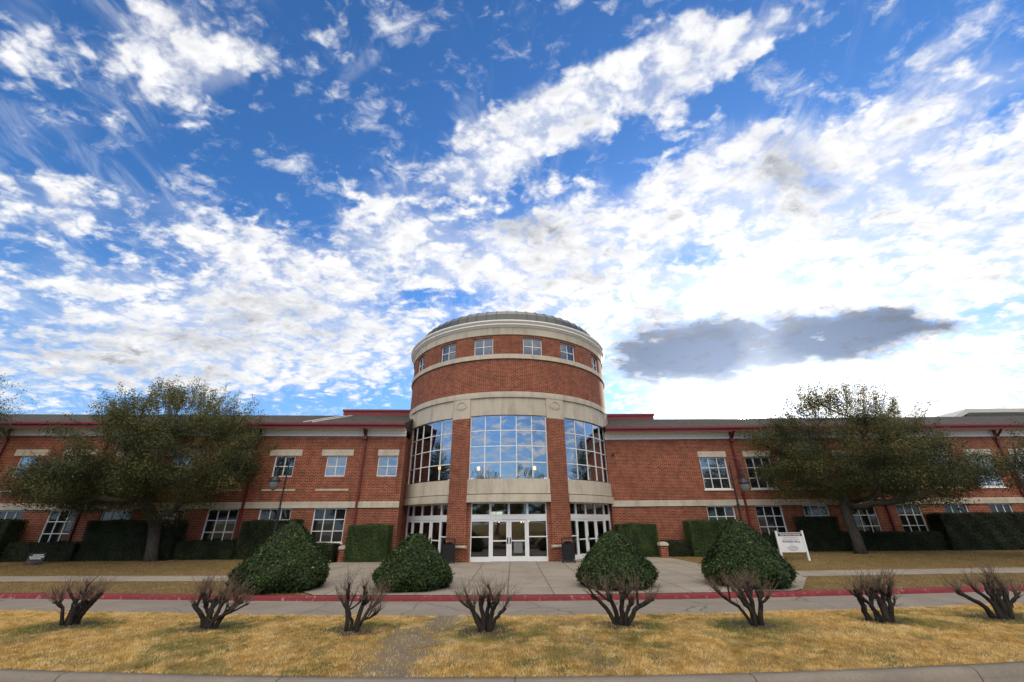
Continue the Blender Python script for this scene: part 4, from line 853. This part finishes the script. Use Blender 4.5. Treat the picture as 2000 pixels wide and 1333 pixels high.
# ---------------- street furniture ----------------
def lamp(x,y,label,h=5.25,side=-1):
    gz=lz(x,y); o=tag(empty('street_lamp',(x,y,gz)),label,'street lamp','black hooked street lamps')
    b=MB(); b.lathe([(.001,0),(.17,0),(.17,.06),(.13,.12),(.13,.55),(.10,.62),(.07,.70),(.001,.70)],(0,0),16); build(b,'base',M['black'],o)
    p=MB(); p.tube([(0,0,.6),(0,0,2.6)],[.062,.055],12); p.tube([(0,0,2.6),(0,0,h-.35)],[.045,.035],10); p.lathe([(.04,2.55),(.07,2.58),(.07,2.64),(.04,2.68)],(0,0),12); p.lathe([(.04,3.5),(.06,3.53),(.06,3.58),(.04,3.6)],(0,0),12); build(p,'pole',M['black'],o,smooth=False)
    a=MB(); pts=[]
    r=.26
    for k in range(13):
        t=math.pi*k/12; pts.append((side*(r-r*math.cos(t)),0,h-.35+r*math.sin(t)*1.15))
    pts.append((side*2*r,0,h-.55)); a.tube(pts,.022,8); a.tube([(0,0,h-1.1),(side*.2,0,h-.95),(side*.5,0,h-1.0)],.012,6); build(a,'arm',M['black'],o)
    l=MB(); c=(side*2*r,0); l.lathe([(.02,h-.5),(.05,h-.55),(.05,h-.72),(.09,h-.76),(.10,h-1.0),(.17,h-1.08),(.27,h-1.2),(.27,h-1.25),(.02,h-1.25)],c,20); ho=build(l,'lamp_hood',M['black'],o)
    g_=MB(); g_.lathe([(.21,h-1.251),(.22,h-1.33),(.18,h-1.5),(.10,h-1.63),(.003,h-1.68)],c,20); build(g_,'lamp_globe',M['lamp_g'],ho,smooth=True)
    return o
lamp(-11.3,21.1,'black hooked lamp post rising behind the largest cone bush, left of the entrance',5.1,-1)
lamp(10.75,20.9,'black hooked lamp post right of the entrance behind the right cone bush',4.8,1)
lamp(23.9,20.2,'black hooked lamp post at the right edge before the small dark oak',4.55,1)
def can(x,y,rz,label):
    o=tag(empty('litter_bin',(x,y,.02),rz),label,'litter bin','black litter bins by the doors')
    b=MB(); b.box(-.27,.27,-.27,.27,.07,.84); b.box(-.285,.285,-.285,.285,.84,.875); bd=build(b,'body',M['black'],o)
    q=MB()
    for k in range(-4,5):
        for (s1,s2) in ((-.285,-.27),(.27,.285)): q.box(k*.058-.009,k*.058+.009,s1,s2,.17,.82); q.box(s1,s2,k*.058-.009,k*.058+.009,.17,.82)
    build(q,'slats',M['black'],bd)
    for sx in (-1,1):
        for sy in (-1,1): l=MB(); l.box(*sorted((sx*.29,sx*.33)),*sorted((sy*.29,sy*.33)),0,1.10); l.box(*sorted((sx*.27,sx*.35)),*sorted((sy*.27,sy*.35)),0,.04); build(l,'post',M['black'],o)
    t=MB(); t.box(-.35,.35,-.35,.35,1.10,1.135); t.box(-.22,.22,-.22,.22,1.135,1.16); build(t,'lid',M['black'],o)
    h=MB(); h.tube([(-.16,-.20,.875),(-.12,-.20,.98),(.12,-.2,.98),(.16,-.20,.875)],.02,6); h.lathe([(.22,.876),(.24,.90),(.18,.93),(.17,.90)],(0,0),20); build(h,'opening_rim',M['black'],o)
can(-3.42,23.8,.15,'black square litter bin at the brick pillar left of the double doors')
can(2.84,23.75,-.12,'black square litter bin at the brick pillar right of the double doors')
def pier(x,y,label):
    o=tag(empty('brick_pier',(x,y,0)),label,'pier','low brick piers at the plaza edges')
    b=MB(); b.box(-.2,.2,-.2,.2,-.05,.64); build(b,'shaft',M['brick'],o)
    c=MB(); c.box(-.25,.25,-.25,.25,.641,.74); c.box(-.22,.22,-.22,.22,.74,.80); c.box(-.12,.12,-.12,.12,.80,.83); build(c,'cap',M['stone_w'],o)
pier(8.62,26.2,'low brick pier with stone cap between the right square hedge and low hedge')
pier(-9.45,25.3,'low brick pier mostly hidden at the left side of the left square hedge')
def text(s,x,z,size,mat,parent,org,f,bold=False,align='CENTER'):
    cu=bpy.data.curves.new('lettering','FONT'); cu.body=s; cu.size=size; cu.align_x=align; cu.extrude=.002
    if bold: cu.offset=size*.02
    o=bpy.data.objects.new('tmp',cu); C.objects.link(o); bpy.context.view_layer.update()
    me=bpy.data.meshes.new_from_object(o.evaluated_get(bpy.context.evaluated_depsgraph_get())); bpy.data.objects.remove(o); me.materials.clear(); me.materials.append(mat)
    q=link('lettering',me,parent); q.rotation_euler=(R(90),0,0); q.location=(x,f,z); return q
so=(13.5,22.0,lz(13.5,22.0)-.05)
sg=tag(empty('notice_board',so,R(-4)),'white notice board with dark header on two white posts, right of the plaza','sign')
b=MB(); b.box(-.68,.68,-.02,.02,.50,1.52); bo=build(b,'board',plain('white_board',(.62,.62,.64),.4,.4,.04),sg)
b=MB(); b.box(-.66,.66,-.028,-.0205,1.335,1.485); build(b,'header',plain('maroon_header',(.05,.022,.025),.5,.3,.1),bo)
for s in (-1,1): b=MB(); b.box(*sorted((s*.685,s*.775)),-.045,.045,-.05,1.60); b.box(*sorted((s*.68,s*.78)),-.05,.05,1.60,1.625); build(b,'post',M['frame'],sg)
sg.scale=(.84,.84,.84)
ink=plain('black_ink',(.02,.02,.022),.6,.2,.05); wink=plain('white_ink',(.7,.7,.7),.6,.2,.02)
text("Texas Woman's University",0,1.375,.105,wink,bo,so,-.030,True)
text("PIONEER HALL",0,1.00,.150,ink,bo,so,-.022,True)
for s,z,h in (("Fitness & Recreation Center",1.235,.07),("Fitness & Recreation - Room 120",1.15,.07),("and",.90,.055),("Kinesiology",.79,.075),("Biomechanics Library",.715,.075),("Kinesiology Offices",.64,.075),("Classrooms",.565,.07)): text(s,0,z,h,ink,bo,so,-.022)
yo=(-23.75,22.6,lz(-23.75,22.6)); ys=tag(empty('yard_sign',yo,R(8)),'small tilted black yard sign with white lettering on the lawn at far left','sign')
b=MB(); b.box(-.36,.36,-.006,.006,.08,.52); bo=build(b,'board',plain('black_board',(.012,.012,.014),.5,.3,.1),ys); bo.rotation_euler=(R(-14),0,0)
wb=MB(); rr=random.Random(4)
for z,x0,x1,h in ((.44,-.20,.26,.045),(.355,-.30,.32,.05),(.275,-.24,.24,.04)):
    x=x0
    while x<x1:
        w=rr.uniform(.012,.03); wb.box(x,x+w,-.009,-.0062,z-h/2*rr.uniform(.7,1),z+h/2*rr.uniform(.7,1)); x+=w+rr.uniform(.004,.012)
build(wb,'lettering',wink,bo)
wb=MB(); wb.box(-.34,-.12,-.009,-.0062,.10,.15); build(wb,'red_panel',M['red'],bo)
wb=MB(); wb.lathe([(.03,0),(.045,0)],(0,0),12); 
for s in (-1,1): b=MB(); b.tube([(s*.25,.01,-.1),(s*.25,.01,.12)],.006,5); build(b,'stake',M['black'],ys)
# fallen leaves and bits of litter on the median
rng=np.random.default_rng(77); n=420; X=rng.uniform(-10,10,n); Y=y_front(X)+.1+rng.uniform(0,1,n)*(y_near(X)-y_front(X)-.2); P=np.stack([X,Y,med_z(X,Y)+.03],1)
ml=leaf_mat('fallen_leaves',[(0,(.10,.05,.025)),(.6,(.25,.16,.09)),(1,(.62,.58,.52))],.8,.1,.2)
tag(link('fallen_leaves',leaf_mesh('fallen_leaves',P,np.tile([0,0,1.],(n,1)),.04,ml,rng,.7,.4)),'pale dry leaves and scraps lying on the golden median grass','litter',kind='stuff')
